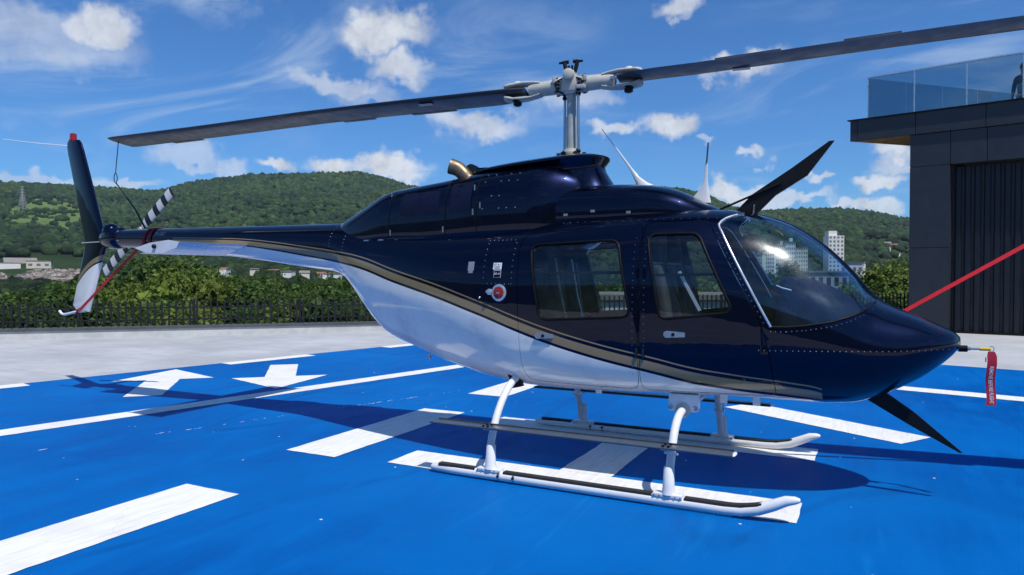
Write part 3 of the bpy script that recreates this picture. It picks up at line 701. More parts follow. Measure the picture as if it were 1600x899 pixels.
def decal(name, cx, cz, w_, h_, mat, s=-1, parent=fus, off=.003):
    nx, nz = 4, 4; vs = [(cx+w_*(i/nx-.5), s*(skin_y(cx+w_*(i/nx-.5), cz+h_*(j/nz-.5))+off), cz+h_*(j/nz-.5)) for j in range(nz+1) for i in range(nx+1)]
    return MB().add(vs, [(j*(nx+1)+i, j*(nx+1)+i+1, (j+1)*(nx+1)+i+1, (j+1)*(nx+1)+i) for j in range(nz) for i in range(nx)]).build(name, mat, parent, 180)
def lettering(txt, cx, cz, size, mat, shear=0., s=-1, parent=fus, off=.005, stretch=1.):
    me = text_mesh(txt, size, True)
    for v in me.vertices:
        x, z = cx+v.co.x*stretch+shear*v.co.y, cz+v.co.y; v.co = (x, s*(skin_y(x, z)+off), z)
    return link('lettering', me, mat, parent)
decal('placard', -.372, 1.556, .078, .052, 'text_white'); lettering('JET A-1', -.372, 1.568, .021, 'text_black', off=.0055)
for k, dz in enumerate((-.002, -.010, -.018)): decal('print_line', -.372, 1.556+dz, .05, .003, 'placard_grey', off=.0045)
decal('placard', -.368, 1.496, .066, .056, 'text_white', off=.0025); decal('placard_field', -.368, 1.496, .060, .050, 'navy_paint', off=.0038); lettering('JET A1', -.368, 1.497, .020, 'text_white', off=.0055)
decal('sticker', -.625, 1.558, .06, .07, 'placard_grey'); decal('sticker_tail', -.625, 1.513, .044, .020, 'placard_grey')
lettering('PR-UGO', -4.93, 1.945, .062, 'text_grey', .18, parent=bo, stretch=.8, off=.004)
# fuel filler
y_ = skin_y(-.344, 1.351); fn = Vector(fus_grad([(-.344, -y_, 1.351)])[0]); fc = Vector((-.344, -y_, 1.351))
cap = MB().lathe(fc, fn, [(0, .066), (.008, .066), (.012, .060), (.012, .048), (.004, .046)], 28).build('fuel_filler_ring', 'alu', heli, 40)
MB().lathe(fc, fn, [(.001, .046), (.012, .044), (.017, .03), (.018, .004)], 24).build('fuel_cap', 'red_plastic', cap, 40)
MB().tube([fc+Vector((-.06, 0, .004))+fn*.008, fc+Vector((-.085, 0, .008))+fn*.012, fc+Vector((-.112, 0, .008))+fn*.004], [.022, .024, .010], 10, flat=(1, .5)).build('fuel_cap_latch', 'alu', cap, 60)
MB().bevbox(fc+fn*.018, (.034, .006, .008), .002).build('cap_lever', 'steel', cap)
MB().ball((-.53, -skin_y(-.53, 1.31), 1.31), .011, 10, 6).build('steady_light', 'steel', heli, 180)

# cowlings and fairings
def cowl(secs, n=48, e=3.2):
    out = []
    for x, w_, zb, zt_, ee in secs:
        ring = []
        zc = zb+(zt_-zb)*.35
        for k in range(n):
            t_ = 2*math.pi*k/n; c, s = math.cos(t_), math.sin(t_)
            ring.append((x, w_*math.copysign(abs(c)**(2/ee), c), zc+((zt_-zc) if s >= 0 else (zc-zb))*math.copysign(abs(s)**(2/ee), s)))
        out.append(ring)
    return out
def smooth_secs(rows, n=40):
    xs = [r[0] for r in rows]; fs = [pchip(xs, [r[k] for r in rows]) for k in range(1, 5)]
    X = np.unique(np.concatenate([np.linspace(min(xs), max(xs), n), xs])); return [(x,)+tuple(float(f(x)) for f in fs) for x in X]
CW = [(-2.44,.05,1.85,1.985,2),(-2.34,.13,1.80,2.0,2.2),(-2.28,.165,1.78,2.02,2.3),(-2.05,.232,1.72,2.12,2.6),(-1.78,.282,1.70,2.235,2.9),(-1.70,.292,1.70,2.255,3),(-1.55,.312,1.70,2.272,3.1),(-1.19,.358,1.68,2.306,3.2),(-.55,.425,1.68,2.37,3.2),(-.2,.43,1.68,2.385,3.2),(-.05,.39,1.68,2.375,3.2),(.06,.335,1.69,2.345,3.2),(.15,.28,1.7,2.30,3.1),(.22,.23,1.75,2.24,2.8),(.27,.18,1.8,2.18,2.4)]
ec = MB().loft(cowl(smooth_secs(CW))).build('engine_cowling', 'navy_paint', heli, 60)
DM = [(1.25,.02,1.92,1.955,2),(1.2,.09,1.9,1.975,2.2),(1.13,.17,1.88,2.005,2.4),(1.05,.235,1.86,2.05,2.5),(.95,.29,1.85,2.105,2.6),(.8,.325,1.84,2.155,2.7),(.6,.345,1.83,2.185,2.8),(.3,.355,1.82,2.198,2.9),(0,.36,1.82,2.2,3),(-.25,.36,1.82,2.2,3)]
MB().loft(cowl(smooth_secs(DM))).build('transmission_fairing', 'navy_paint', heli, 60)
# mast hood: a narrow neck under a flared lip
def plan(w0, xf, xb, z, n=40, dz=0.):
    ring = []
    for k in range(n):
        t_ = 2*math.pi*k/n; c, s = math.cos(t_), math.sin(t_)
        x = (xf if c >= 0 else -xb)*abs(c)**.8*(1 if c >= 0 else 1); ring.append((x-.1, w0*math.copysign(abs(s)**.75, s), z+dz*(x)))
    return ring
MB().loft([plan(.27, .50, .35, 2.14), plan(.25, .46, .35, 2.20), plan(.22, .385, .35, 2.32), plan(.235, .375, .45, 2.36), plan(.285, .408, .80, 2.392, dz=.05), plan(.285, .41, .80, 2.41, dz=.055), plan(.25, .37, .72, 2.425, dz=.055), plan(.1, .15, .3, 2.43, dz=.05)]).build('mast_hood', 'navy_paint', heli, 50)
# cowling joints, latches and louvred screens
def cowl_y(x, z):
    r = [f for f in smooth_secs(CW, 60)]; q_ = min(r, key=lambda a: abs(a[0]-x)); zc = q_[2]+(q_[3]-q_[2])*.35
    h = (q_[3]-zc) if z > zc else (zc-q_[2]); return q_[1]*max(0., 1-abs((z-zc)/h)**q_[4])**(1/q_[4])
for s in (-1, 1):
    for x, z0, z1 in ((-1.62, 1.82, 2.24), (-.66, 1.82, 2.34), (-.98, 1.82, 2.30)):
        MB().tube([(x, s*(cowl_y(x, z)+.001), z) for z in np.linspace(z0, z1, 12)], .0035, 5).build('cowling_joint', 'rubber', ec)
    for x0, x1, z0, z1 in ((-1.5, -1.05, 2.0, 2.2), (-.93, -.71, 2.02, 2.25)):
        vs = []; nx, nz = 6, 5
        for j in range(nz+1):
            for i in range(nx+1):
                x = x0+(x1-x0)*i/nx; z = z0+(z1-z0)*j/nz; vs.append((x, s*(cowl_y(x, z)+.003), z))
        sn = MB().add(vs, [(j*(nx+1)+i, j*(nx+1)+i+1, (j+1)*(nx+1)+i+1, (j+1)*(nx+1)+i) for j in range(nz) for i in range(nx)]).build('cowling_screen', 'panel_cover', ec, 180)
    for x, z in ((-1.6, 1.86), (-1.0, 1.87), (-.69, 2.0), (-.69, 2.2), (-.62, 2.05), (-1.63, 2.2)):
        MB().bevbox((x, s*(cowl_y(x, z)+.004), z), (.012, .008, .05), .002).build('latch', 'steel', ec)
    for x in (-.6, -.52, -.45, -.38, -.3):
        for z in (2.02, 2.12, 2.24, 2.3):
            if (x*37+z*11) % .3 < .2: MB().ball((x, s*(cowl_y(x, z)+.001), z), .006, 6, 4).build('cowling_fastener', 'steel', ec)
    for x in (-1.72, -1.9): MB().bevbox((x, s*(skin_y(x, 1.80)+.004), 1.80), (.05, .01, .012), .002).build('latch', 'steel', ec)
    for x, z in ((.1, 1.93), (.32, 1.95), (.6, 1.93)):
        MB().bevbox((x, s*.362, z+.02), (.035, .008, .02), .002).build('latch', 'steel', ec)
# exhaust stacks
for s, lab in ((-1, None), (1, None)):
    ex = MB(); pth = catmull([(-.86, s*.12, 2.26), (-.92, s*.13, 2.33), (-.99, s*.145, 2.40), (-1.06, s*.17, 2.43)], 5)
    n = 20; rs = np.linspace(.058, .068, len(pth)); tb = MB().tube(pth, list(rs), n, False); ti = MB().tube(pth, [r_-.004 for r_ in rs], n, False)
    ex.add(tb.v, tb.f); ex.add(ti.v, [f[::-1] for f in ti.f]); k = (len(pth)-1)*n
    ex.f += [(k+i, k+(i+1) % n, len(tb.v)+k+(i+1) % n, len(tb.v)+k+i) for i in range(n)]
    me = bpy.data.meshes.new('exhaust_stack'); me.from_pydata(ex.v, [], ex.f); me.update(); link('exhaust_stack', me, 'exhaust_steel', heli, 60)
MB().bevbox((-.78, -.06, 2.385), (.12, .10, .05), .02).build('vent_hump', 'navy_paint', heli, 60)

# antennas and wire cutters
a1 = MB().loft([[(x0+c*math.cos(t_), c*.22*math.sin(t_), z) for t_ in np.linspace(0, 2*math.pi, 12, False)] for x0, c, z in ((.62, .07, 2.185), (.59, .045, 2.21), (.545, .022, 2.26), (.5, .012, 2.33), (.40, .008, 2.47), (.26, .004, 2.66))]).build('whip_antenna', 'white_paint', heli, 60)
a2 = MB().loft([[(x0+c*math.cos(t_), c*.2*math.sin(t_), z) for t_ in np.linspace(0, 2*math.pi, 12, False)] for x0, c, z in ((1.04, .085, 2.03), (1.055, .06, 2.08), (1.075, .03, 2.14), (1.085, .014, 2.2), (1.09, .009, 2.33))]).build('blade_antenna', 'white_paint', heli, 60)
MB().tube([(1.09, 0, 2.325), (1.102, 0, 2.48)], .006, 8).build('antenna_rod', 'blade_grey', a2)
uc = MB().prism([(1.30, 1.95), (1.42, 2.075), (1.69, 2.25), (1.93, 2.42), (1.962, 2.42), (1.79, 2.19), (1.58, 2.06), (1.45, 1.93)], -.012, .012).build('upper_wire_cutter', 'black_metal', heli)
MB().tube([(1.18, -.02, 1.968), (1.62, -.02, 2.145)], .008, 8).build('brace', 'black_metal', uc)
MB().tube([(1.43, -.016, 1.935), (1.436, -.016, 2.0)], .006, 6).build('bolt', 'steel', uc)
lc = MB().prism([(2.16, .65), (2.30, .69), (2.46, .575), (2.735, .335), (2.715, .335), (2.43, .49)], -.012, .012).build('lower_wire_cutter', 'black_metal', heli)
# pitot probe with its yellow tipped cover
pt = MB().lathe((2.70, 0, 1.012), (1, 0, .02), [(0, .02), (.055, .02), (.056, .012), (.07, .012), (.075, .007), (.13, .007)], 14).build('pitot_probe', 'steel', heli, 40)
MB().lathe((2.705, 0, 1.012), (1, 0, .02), [(.0, .0215), (.05, .0215)], 14).build('probe_boot', 'rubber', pt, 40)
MB().lathe((2.82, 0, 1.0145), (1, 0, .02), [(0, .011), (.058, .011), (.062, .006)], 12).build('probe_cover', 'yellow_plastic', pt, 40)

# skid landing gear
for s in (-1, 1):
    pth = [(x, s*.93, .042) for x in np.linspace(-.74, 1.40, 12)] + [(1.50, s*.93, .048), (1.60, s*.93, .070), (1.69, s*.93, .11), (1.76, s*.93, .145), (1.81, s*.93, .155), (1.835, s*.93, .157)]
    rs = [.028]+[.036]*12+[.036, .035, .031, .023, .012]
    sk = MB().tube([(-.755, s*.93, .042)]+pth, [.018]+rs, 16).build('skid_tube', 'white_paint', heli, 60)
    for x0, x1 in ((-.68, -.37), (-.135, .945), (1.155, 1.62)):
        xs = np.linspace(x0, x1, 12); secs = []
        zf = lambda x: .042+.036+(max(0, x-1.42)/.4)**1.8*.11
        for x in xs: secs.append([(x, s*.93-.027, zf(x)-.014), (x, s*.93+.027, zf(x)-.014), (x, s*.93+.025, zf(x)+.005), (x, s*.93-.025, zf(x)+.005)])
        MB().loft(secs).build('grip_strip', 'grit_strip', sk)
    for x in (-.25, 1.05):
        sd_ = MB().bevbox((x, s*.93, .08), (.19, .07, .026), .006)
        sd_.lathe((x, s*.93, .085), (0, -s*.09, 1), [(0, .046), (.04, .039), (.17, .034), (.175, .03)], 16)
        f_ = sd_.build('skid_saddle', 'white_paint', sk, 40)
        for k in range(6): MB().ball((x-.085+.034*k, s*.93-.036, .08), .006, 6, 4).build('bolt', 'steel', f_)
    for x in (-.17, -.05):
        MB().lathe((x, s*.93, .042), (1, 0, 0), [(-.008, .036), (-.008, .0395), (.008, .0395), (.008, .036)], 16).build('clamp_band', 'steel', sk, 40)
        MB().bevbox((x, -.93+.0 if s < 0 else .93, .05-.0), (.02, .09, .014), .004).build('clamp_bolt', 'black_metal', sk)
    for z_, c_ in ((-.003, 0),): MB().box((1.2, s*.93, .0065), (.5, .035, .007)).build('wear_shoe', 'steel', sk)
ct = {}
for x, z0, nm in ((-.27, .70, 'rear'), (1.04, .555, 'front')):
    if nm == 'rear': prof = [(0, .70), (.35, .70), (.50, .675), (.63, .61), (.74, .51), (.82, .40), (.875, .28), (.918, .12)]
    else: prof = [(0, .555), (.38, .555), (.52, .55), (.61, .535), (.69, .495), (.755, .43), (.80, .35), (.845, .25), (.912, .12)]
    path = [(x+.0*y, -y, z) for y, z in prof[::-1]] + [(x, y, z) for y, z in prof[1:]]
    c_ = MB().tube(catmull(path, 4), .028, 14).build('cross_tube', 'white_paint', heli, 60); ct[nm] = c_
    for s in (-1, 1):
        yy = .835 if nm == 'rear' else .825; zz = .365 if nm == 'rear' else .325
        MB().lathe((x, s*yy, zz), (0, -s*.3, 1), [(-.010, .03), (-.010, .046), (.004, .046), (.004, .03)], 18).build('collar', 'white_paint', c_, 40)
        if nm == 'front':
            MB().bevbox((x, s*.46, .60), (.2, .10, .12), .012).build('tube_bracket', 'white_paint', c_, 40)
            MB().lathe((x, s*.50, .552), (0, s, 0), [(0, .052), (.02, .052), (.022, .044)], 18).build('bush', 'grip_paint', c_, 40)
            for dx_ in (-.085, .085):
                MB().lathe((x+dx_, s*.50, .57), (0, s, 0), [(0, .018), (.012, .018), (.013, .01)], 10).build('bolt', 'steel', c_, 40)
    if nm == 'rear':
        for s in (-1, 1):
            MB().prism([(x-.11, .80), (x-.02, .80), (x+.05, .62), (x-.03, .60)], s*(.43), s*(.475)).build('tube_slot', 'black_metal', c_)
for s in (-1, 1):
    st = MB().bevbox((.355, s*.915, .385), (2.2, .125, .014), .005).build('boarding_step', 'step_metal', heli, 60)
    MB().bevbox((.355, s*.859, .393), (2.18, .014, .012), .004).build('step_edge', 'grit_strip', st)
    MB().ball((1.455, s*.915, .385), .03, 12, 8, (.5, 2.0, .3)).build('step_end', 'white_paint', st, 180)
    for x in (-.27, 1.04):
        MB().bevbox((x, s*.87, .372), (.09, .12, .02), .005).build('step_bracket', 'white_paint', st)
        for dx_ in (-.018, .018):
            for dy_ in (-.03, .03): MB().lathe((x+dx_, s*(.935+dy_), .396), (0, 0, 1), [(0, .010), (.009, .010), (.01, .006)], 8).build('bolt', 'black_metal', st)
for x in (.35, 1.28, 1.5):
    MB().bevbox((x, -.3, .615), (.05, .012, .06), .006).build('belly_lug', 'white_paint', heli)
MB().lathe((-1.33, -.1, .775), (0, 0, -1), [(0, .02), (.03, .018), (.05, .014)], 10).build('drain_fitting', 'steel', heli, 40)

# cabin interior
fl = MB().prism([(-.36, -.38), (1.6, -.41), (2.03, -.25), (2.03, .25), (1.6, .41), (-.36, .38)], .72, .75, 2).build('cabin_floor', 'cabin_trim', heli)
MB().loft([fus_section(-.43, .045), fus_section(-.38, .045)]).build('rear_bulkhead', 'cabin_trim', heli)
MB().bevbox((.38, 0, 1.875), (1.5, .56, .02), .008).build('headliner', 'cabin_trim', heli, 60)
for s in (-1, 1):
    se = MB().bevbox((1.12, s*.29, .94), (.46, .42, .14), .04).build('pilot_seat', 'cabin_trim', heli, 60)
    MB().bevbox((.89, s*.29, 1.26), (.09, .40, .62), .035, rot=Matrix.Rotation(R(-10), 3, 'Y')).build('seat_back', 'cabin_trim', se, 60)
    MB().bevbox((.828, s*.29, 1.27), (.035, .43, .64), .015, rot=Matrix.Rotation(R(-10), 3, 'Y')).build('seat_shell', 'cream_leather', se, 60)
    MB().bevbox((1.1, s*.29, .78), (.40, .36, .18), .02).build('seat_base', 'cabin_trim', se, 60)
    MB().tube([(.88, s*.29-.1, 1.56), (.99, s*.29-.1, 1.3), (1.05, s*.29-.08, 1.02)], .02, 6, flat=(.3, 1.2)).build('seat_belt', 'rubber', se)
    MB().tube(catmull([(1.42, s*.29, .72), (1.46, s*.29, .95), (1.40, s*.29, 1.12), (1.36, s*.29, 1.2)], 5), .012, 8).build('control_stick', 'black_metal', heli)
be = MB().bevbox((.12, 0, .98), (.48, .98, .14), .05).build('rear_bench', 'cabin_trim', heli, 60)
for y in (-.33, 0, .33):
    MB().bevbox((-.16, y, 1.32), (.12, .31, .60), .04, rot=Matrix.Rotation(R(-8), 3, 'Y')).build('seat_back', 'cabin_trim', be, 60)
MB().bevbox((.10, 0, .79), (.44, .94, .22), .02).build('bench_base', 'cabin_trim', be)
for y in (-.46, .46): MB().bevbox((-.11, y, 1.32), (.03, .03, .56), .01, rot=Matrix.Rotation(R(-8), 3, 'Y')).build('bench_edge', 'cream_leather', be, 60)
for y in (-.2, .15): MB().tube([(-.06, y, 1.62), (.0, y, 1.3), (.06, y, 1.06)], .018, 6, flat=(.25, 1)).build('seat_belt', 'alu', be)
MB().bevbox((.72, 0, 1.3), (.10, .22, 1.1), .02).build('control_column', 'cabin_trim', heli, 60)
pn = [(1.62, .30, 1.05, 1.44, 3), (1.66, .32, 1.02, 1.475, 3), (1.8, .34, .98, 1.465, 2.8), (1.95, .33, .95, 1.41, 2.6), (2.08, .28, .95, 1.33, 2.4), (2.17, .2, .98, 1.26, 2.2), (2.2, .1, 1.02, 1.2, 2)]
ip = MB().loft(cowl(smooth_secs(pn, 20), 40)).build('instrument_panel', 'panel_cover', heli, 60)
MB().bevbox((1.60, 0, 1.25), (.03, .5, .34), .01).build('panel_face', 'rubber', ip)
MB().tube([(1.622, -.28, 1.415), (1.66, -.315, 1.40), (1.72, -.33, 1.385)], .006, 6).build('glare_edge', 'text_white', ip)
MB().bevbox((1.62, 0, .92), (.3, .24, .45), .03).build('centre_console', 'panel_cover', heli, 60)
ob = MB().bevbox((1.42, -.05, 1.72), (.10, .16, .12), .02).build('overhead_unit', 'rubber', heli, 60)
for dy_ in (-.03, .03): MB().tube(catmull([(1.42, -.05+dy_, 1.67), (1.40, -.1+dy_, 1.5), (1.33, -.2+dy_, 1.35), (1.3, -.28, 1.2)], 6), .004, 5).build('headset_cord', 'rubber', ob)

# main rotor
BAZ = .1086; be_ = Vector((math.cos(BAZ), math.sin(BAZ), 0)); bn_ = Vector((-math.sin(BAZ), math.cos(BAZ), 0))
def rot_pt(s, n, z): return be_*s + bn_*n + Vector((0, 0, z))
mast = MB().lathe((0, 0, 2.38), (0, 0, 1), [(0, .05), (.10, .05), (.10, .043), (.40, .043), (.40, .038), (.62, .038)], 22).build('rotor_mast', 'mast_paint', heli, 40)
sw = MB().lathe((0, 0, 2.43), (0, 0, 1), [(0, .085), (.03, .10), (.055, .10), (.06, .075), (.085, .07)], 26).build('swashplate', 'grip_paint', heli, 40)
for k in range(7):
    a = k*2*math.pi/7; MB().lathe((.1*math.cos(a), .1*math.sin(a), 2.47), (math.cos(a), math.sin(a), 0), [(0, .017), (.022, .017), (.023, .009)], 10).build('bearing_bolt', 'black_metal', sw, 40)
for s in (-1, 1):
    pl_ = MB().tube([rot_pt(.075*s, -.05*s, 2.47), rot_pt(.072*s, -.06*s, 2.97)], .012, 10).build('pitch_link', 'steel', heli, 60)
    for z in (2.49, 2.95): MB().ball(rot_pt(.074*s, -.055*s, z), .02, 10, 7).build('rod_end', 'black_metal', pl_, 180)
hub = MB().bevbox((0, 0, 3.04), (.16, .15, .13), .03, rz=BAZ).build('rotor_hub', 'grip_paint', heli, 50)
MB().lathe(rot_pt(0, -.115, 3.105), bn_, [(0, .035), (.006, .045), (.224, .045), (.23, .035)], 22).build('trunnion', 'grip_paint', hub, 40)
MB().bevbox((0, 0, 2.985), (.11, .12, .05), .015, rz=BAZ).build('hub_cradle', 'grip_paint', hub, 50)
MB().lathe((0, 0, 3.1), (0, 0, 1), [(0, .05), (.05, .045), (.06, .03)], 16).build('mast_nut', 'grip_paint', hub, 40)
for s in (-1, 1):
    ph = MB().bevbox(rot_pt(.10*s, -.075*s, 3.0), (.075, .05, .035), .01, rz=BAZ).build('pitch_horn', 'mast_paint', hub, 50)
    MB().ball(rot_pt(.078*s, -.075*s, 2.985), .02, 10, 7).build('horn_bearing', 'black_metal', ph, 180)
    for k in range(3): MB().lathe(rot_pt(.085*s, -.078, 3.03+.028*(k-1)), -bn_, [(0, .011), (.012, .011), (.013, .006)], 8).build('hub_bolt', 'black_metal', hub)
    MB().tube(catmull([rot_pt(.06*s, -.07, 3.08), rot_pt(.11*s, -.085, 3.05), rot_pt(.10*s, -.08, 2.99), rot_pt(.05*s, -.06, 2.96)], 5), .006, 6).build('grease_line', 'rubber', hub)
    MB().bevbox(rot_pt(.13*s, -.06, 3.075), (.03, .03, .05), .006, rz=BAZ).build('lug', 'mast_paint', hub, 50)
    fr = MB().tube([rot_pt(.035*s, -.02, 3.14), rot_pt(.05*s, -.02, 3.2), rot_pt(.055*s, -.02, 3.235)], [.016, .018, .014], 8).build('flap_restraint', 'black_metal', hub, 60)
    MB().tube([rot_pt(.02*s, -.02, 3.225), rot_pt(.10*s, -.02, 3.222)], [.016, .009], 8).build('restraint_arm', 'black_metal', fr, 60)
    MB().tube([rot_pt(.012*s, -.03, 3.13), rot_pt(.014*s, -.03, 3.19)], .010, 8).build('spring', 'black_metal', fr)
ZB = pchip([-5.08, -3.6, -2.45, -1.4, -.5, 0, .5, 1.05, 1.94, 2.74, 3.1, 5.08], [2.925, 2.962, 2.998, 3.012, 3.02, 3.04, 3.05, 3.062, 3.10, 3.132, 3.145, 3.18])
for s in (-1, 1):
    TILT = .13 if s < 0 else -.03     # blade pitch: leading edges ride a little higher
    z_ = lambda q_: float(ZB(s*q_))
    gr = MB()
    ax = (rot_pt(s*.5, 0, z_(.5))-rot_pt(s*.06, 0, z_(.06))).normalized()
    gr.lathe(rot_pt(s*.07, 0, z_(.07)), ax, [(0, .06), (.02, .075), (.05, .075), (.055, .062), (.25, .058), (.29, .05), (.30, .02)], 22)
    grip = gr.build('blade_grip', 'grip_paint', heli, 40)
    for k in range(8):
        a = k*math.pi/4; u_ = Vector((0, 0, 1)); v_ = ax.cross(u_)
        MB().lathe(rot_pt(s*.112, 0, z_(.112))+(u_*math.cos(a)+v_*math.sin(a))*.072, ax, [(-.012, .010), (.012, .010), (.013, .005)], 7).build('bolt', 'black_metal', grip)
    for dz in (-1, 1):
        pth = [rot_pt(s*.26, 0, z_(.26)+dz*.045), rot_pt(s*.36, 0, z_(.36)+dz*.062), rot_pt(s*.50, 0, z_(.5)+dz*.058), rot_pt(s*.58, 0, z_(.58)+dz*.040)]
        MB().tube(catmull(pth, 4), [.05]*5+[.06]*4+[.075]*3+[.04], 14, flat=(.34, 1)).build('grip_tang', 'grip_paint', grip, 60)
    MB().lathe(rot_pt(s*.47, 0, z_(.47)+.055), (0, 0, 1), [(0, .055), (.018, .052), (.022, .03), (.035, .028), (.036, .012)], 18).build('blade_bolt', 'white_paint', grip, 40)
    MB().lathe(rot_pt(s*.47, 0, z_(.47)-.055), (0, 0, -1), [(0, .058), (.02, .055), (.024, .034), (.05, .036), (.06, .02)], 18).build('blade_bolt_nut', 'black_metal', grip, 40)
    MB().tube([rot_pt(s*.34, -.06*s, z_(.34)), rot_pt(s*.44, -.10*s, z_(.44))], .016, 10).build('drag_brace', 'steel', grip, 60)
    secs = []
    stn = [.40, .46, .56, .7, 1.0, 1.5, 2.0, 2.6, 3.2, 3.8, 4.4, 4.9, 5.03, 5.08]
    for q_ in stn:
        ch = .33 if q_ > .6 else (.20 if q_ < .45 else (.24 if q_ < .5 else .30)); th = .042 if q_ > .6 else .05
        if q_ > 5.05: ch, th = .315, .02
        ring = []; n = 9; z0 = z_(q_)
        le = -s*.5*.33*.55; dirn = -s      # leading edge on the advancing side
        for k in range(n+1):
            t_ = .5*(1-math.cos(math.pi*k/n)); c_ = (t_-.30)*ch*dirn; ring.append(rot_pt(s*q_, c_, z0-TILT*c_+th*(1.9*math.sqrt(t_)*(1-t_))*.62+.003*(1-t_)))
        for k in range(n-1, 0, -1):
            t_ = .5*(1-math.cos(math.pi*k/n)); c_ = (t_-.30)*ch*dirn; ring.append(rot_pt(s*q_, c_, z0-TILT*c_-th*(1.9*math.sqrt(t_)*(1-t_))*.62-.003*(1-t_)))
        secs.append(ring)
    bl = MB().loft(secs).build('rotor_blade', 'blade_grey', heli, 40)
    te = -(1-.30)*.33*s
    for q0, q1 in ((1.15, 1.6), (2.0, 2.35), (4.1, 4.5)):
        qm = (q0+q1)/2; MB().bevbox(rot_pt(s*qm, te-.014*s, z_(qm)-TILT*(te-.014*s)), (q1-q0, .05, .004), .001, rot=Matrix.Rotation(BAZ, 3, 'Z') @ Matrix.Rotation(-math.atan2(float(ZB(s*q1)-ZB(s*q0)), s*(q1-q0)), 3, 'Y')).build('trim_tab', 'blade_grey', bl)
    MB().bevbox(rot_pt(s*1.32, .03*s, z_(1.32)-.028), (.13, .06, .004), .001, rz=BAZ).build('blade_label', 'blade_edge', bl)
# tail rotor on the far side of the boom
tr0 = Vector((-6.0, .36, 1.99)); td = Vector((.80, 0, .60)).normalized(); tp_ = Vector((-td.z, 0, td.x))
trh = MB().lathe((-6.0, .10, 1.97), (0, 1, .06), [(0, .05), (.16, .04), (.17, .03), (.30, .03)], 14).build('tail_rotor_shaft', 'grip_paint', heli, 40)
MB().bevbox(tr0, (.24, .04, .07), .015, rot=Matrix.Rotation(-math.atan2(td.z, td.x), 3, 'Y')).build('tail_rotor_hub', 'grip_paint', trh, 40)
m, t, b, o = material('tail_blade_paint')
co = t.new('ShaderNodeTexCoord').outputs['Object']; x, y, z = t.xyz(co)
rad = t.math('ABSOLUTE', x); odd = t.math('GREATER_THAN', t.math('FRACT', t.math('ADD', t.math('DIVIDE', rad, .19), .30)), .54)
t.put(b, 'Base Color', t.mix(odd, (.66, .66, .67, 1), (.010, .010, .012, 1))); b.inputs['Roughness'].default_value = .35
for s in (-1, 1):
    secs = []
    for q_ in (.14, .18, .24, .5, .7, .80, .825):
        ch = {.14: .06, .18: .10}.get(q_, .135); ch = .12 if q_ > .82 else ch; ring = []; n = 7
        for k in range(n+1):
            t_ = .5*(1-math.cos(math.pi*k/n)); ring.append((s*q_, .022*1.9*math.sqrt(t_)*(1-t_)*.7+.0015*(1-t_), (t_-.4)*ch))
        for k in range(n-1, 0, -1):
            t_ = .5*(1-math.cos(math.pi*k/n)); ring.append((s*q_, -.022*1.9*math.sqrt(t_)*(1-t_)*.7-.0015*(1-t_), (t_-.4)*ch))
        secs.append([Vector(p) for p in ring])
    tb_ = MB().loft(secs).build('tail_rotor_blade', 'tail_blade_paint', heli, 40); tb_.location = tr0; tb_.rotation_euler = (0, -math.atan2(td.z, td.x), 0)

# ------------------------------------------------------------------ tie-down straps and the red tag: things of their own
tip = rot_pt(-5.03, 0, float(ZB(-5.03)))
rd_ = thing('rear_tie_down', 'red tie-down strap wrapped on the tail boom and roped to the rear blade tip', 'strap', (-5.3, -.1, 0))
rd_.location = (0, 0, 0)
ring_c = Vector((-5.42, -.30, 2.58))
MB().tube([tip+Vector((.03, -.02, -.02)), ring_c+Vector((0, 0, .06))], .005, 6).build('rope', 'rope', rd_)
lp = [ring_c+Vector((.028*math.cos(t_), 0, .055*math.sin(t_))) for t_ in np.linspace(0, 2*math.pi, 16)]
MB().tube(lp, .005, 6, False).build('rope_loop', 'rope', rd_)
MB().tube([ring_c+Vector((0, 0, -.05)), (-5.30, -.16, 2.25), (-5.2, -.10, 2.02)], [.007, .009, .012], 8).build('rope', 'rope', rd_)
def ribbon(path, wdir, hw, th=.004, mat='red_strap', name='webbing', parent=None):
    path = [Vector(p) for p in path]; wd = Vector(wdir).normalized(); secs = []
    for i, p in enumerate(path):
        t_ = (path[min(i+1, len(path)-1)]-path[max(i-1, 0)]).normalized(); w1 = (wd-t_*wd.dot(t_)).normalized(); n_ = t_.cross(w1)
        secs.append([p+w1*hw+n_*th, p-w1*hw+n_*th, p-w1*hw-n_*th, p+w1*hw-n_*th])
    return MB().loft(secs).build(name, mat, parent, 30)
rb = lambda x: float(fzt(x)-fzb(x))/2
for j, x in enumerate((-5.20, -5.12)):
    zc = float(fzm(x)); pth = [(x+.03*math.sin(t_*1.0+j), -(rb(x)+.006+.003*j)*math.cos(t_), zc+(rb(x)+.006+.003*j)*math.sin(t_)) for t_ in np.linspace(-math.pi, math.pi, 26)]
    ribbon(pth, (1, 0, 0), .024, .003, 'dark_red_strap', 'wrap', rd_)
ribbon([(-5.2, -.125, 1.84), (-5.5, -.115, 1.66), (-6.1, -.08, 1.30), (-6.5, -.045, 1.07), (-6.6, -.035, 1.035)], (0, 0, 1), .017, .003, 'red_strap', 'webbing', rd_)
ribbon([(-6.58, -.04, 1.05), (-6.64, -.02, 1.0), (-6.64, .03, 1.02)], (1, 0, 0), .012, .003, 'dark_red_strap', 'webbing_end', rd_)
fdn = thing('front_tie_down', 'bright red strap rising past the nose in front of the hangar door', 'strap')
A_ = Vector((1.88, .535, .872)); B_ = Vector((4.9*math.cos(BAZ), 4.9*math.sin(BAZ), 2.82))
pth = [A_+(B_-A_)*k - Vector((0, 0, .05*math.sin(math.pi*k)*0)) for k in np.linspace(0, 1, 12)]
ribbon(pth, (.39, -.71, -.58), .018, .002, 'red_strap', 'webbing', fdn)
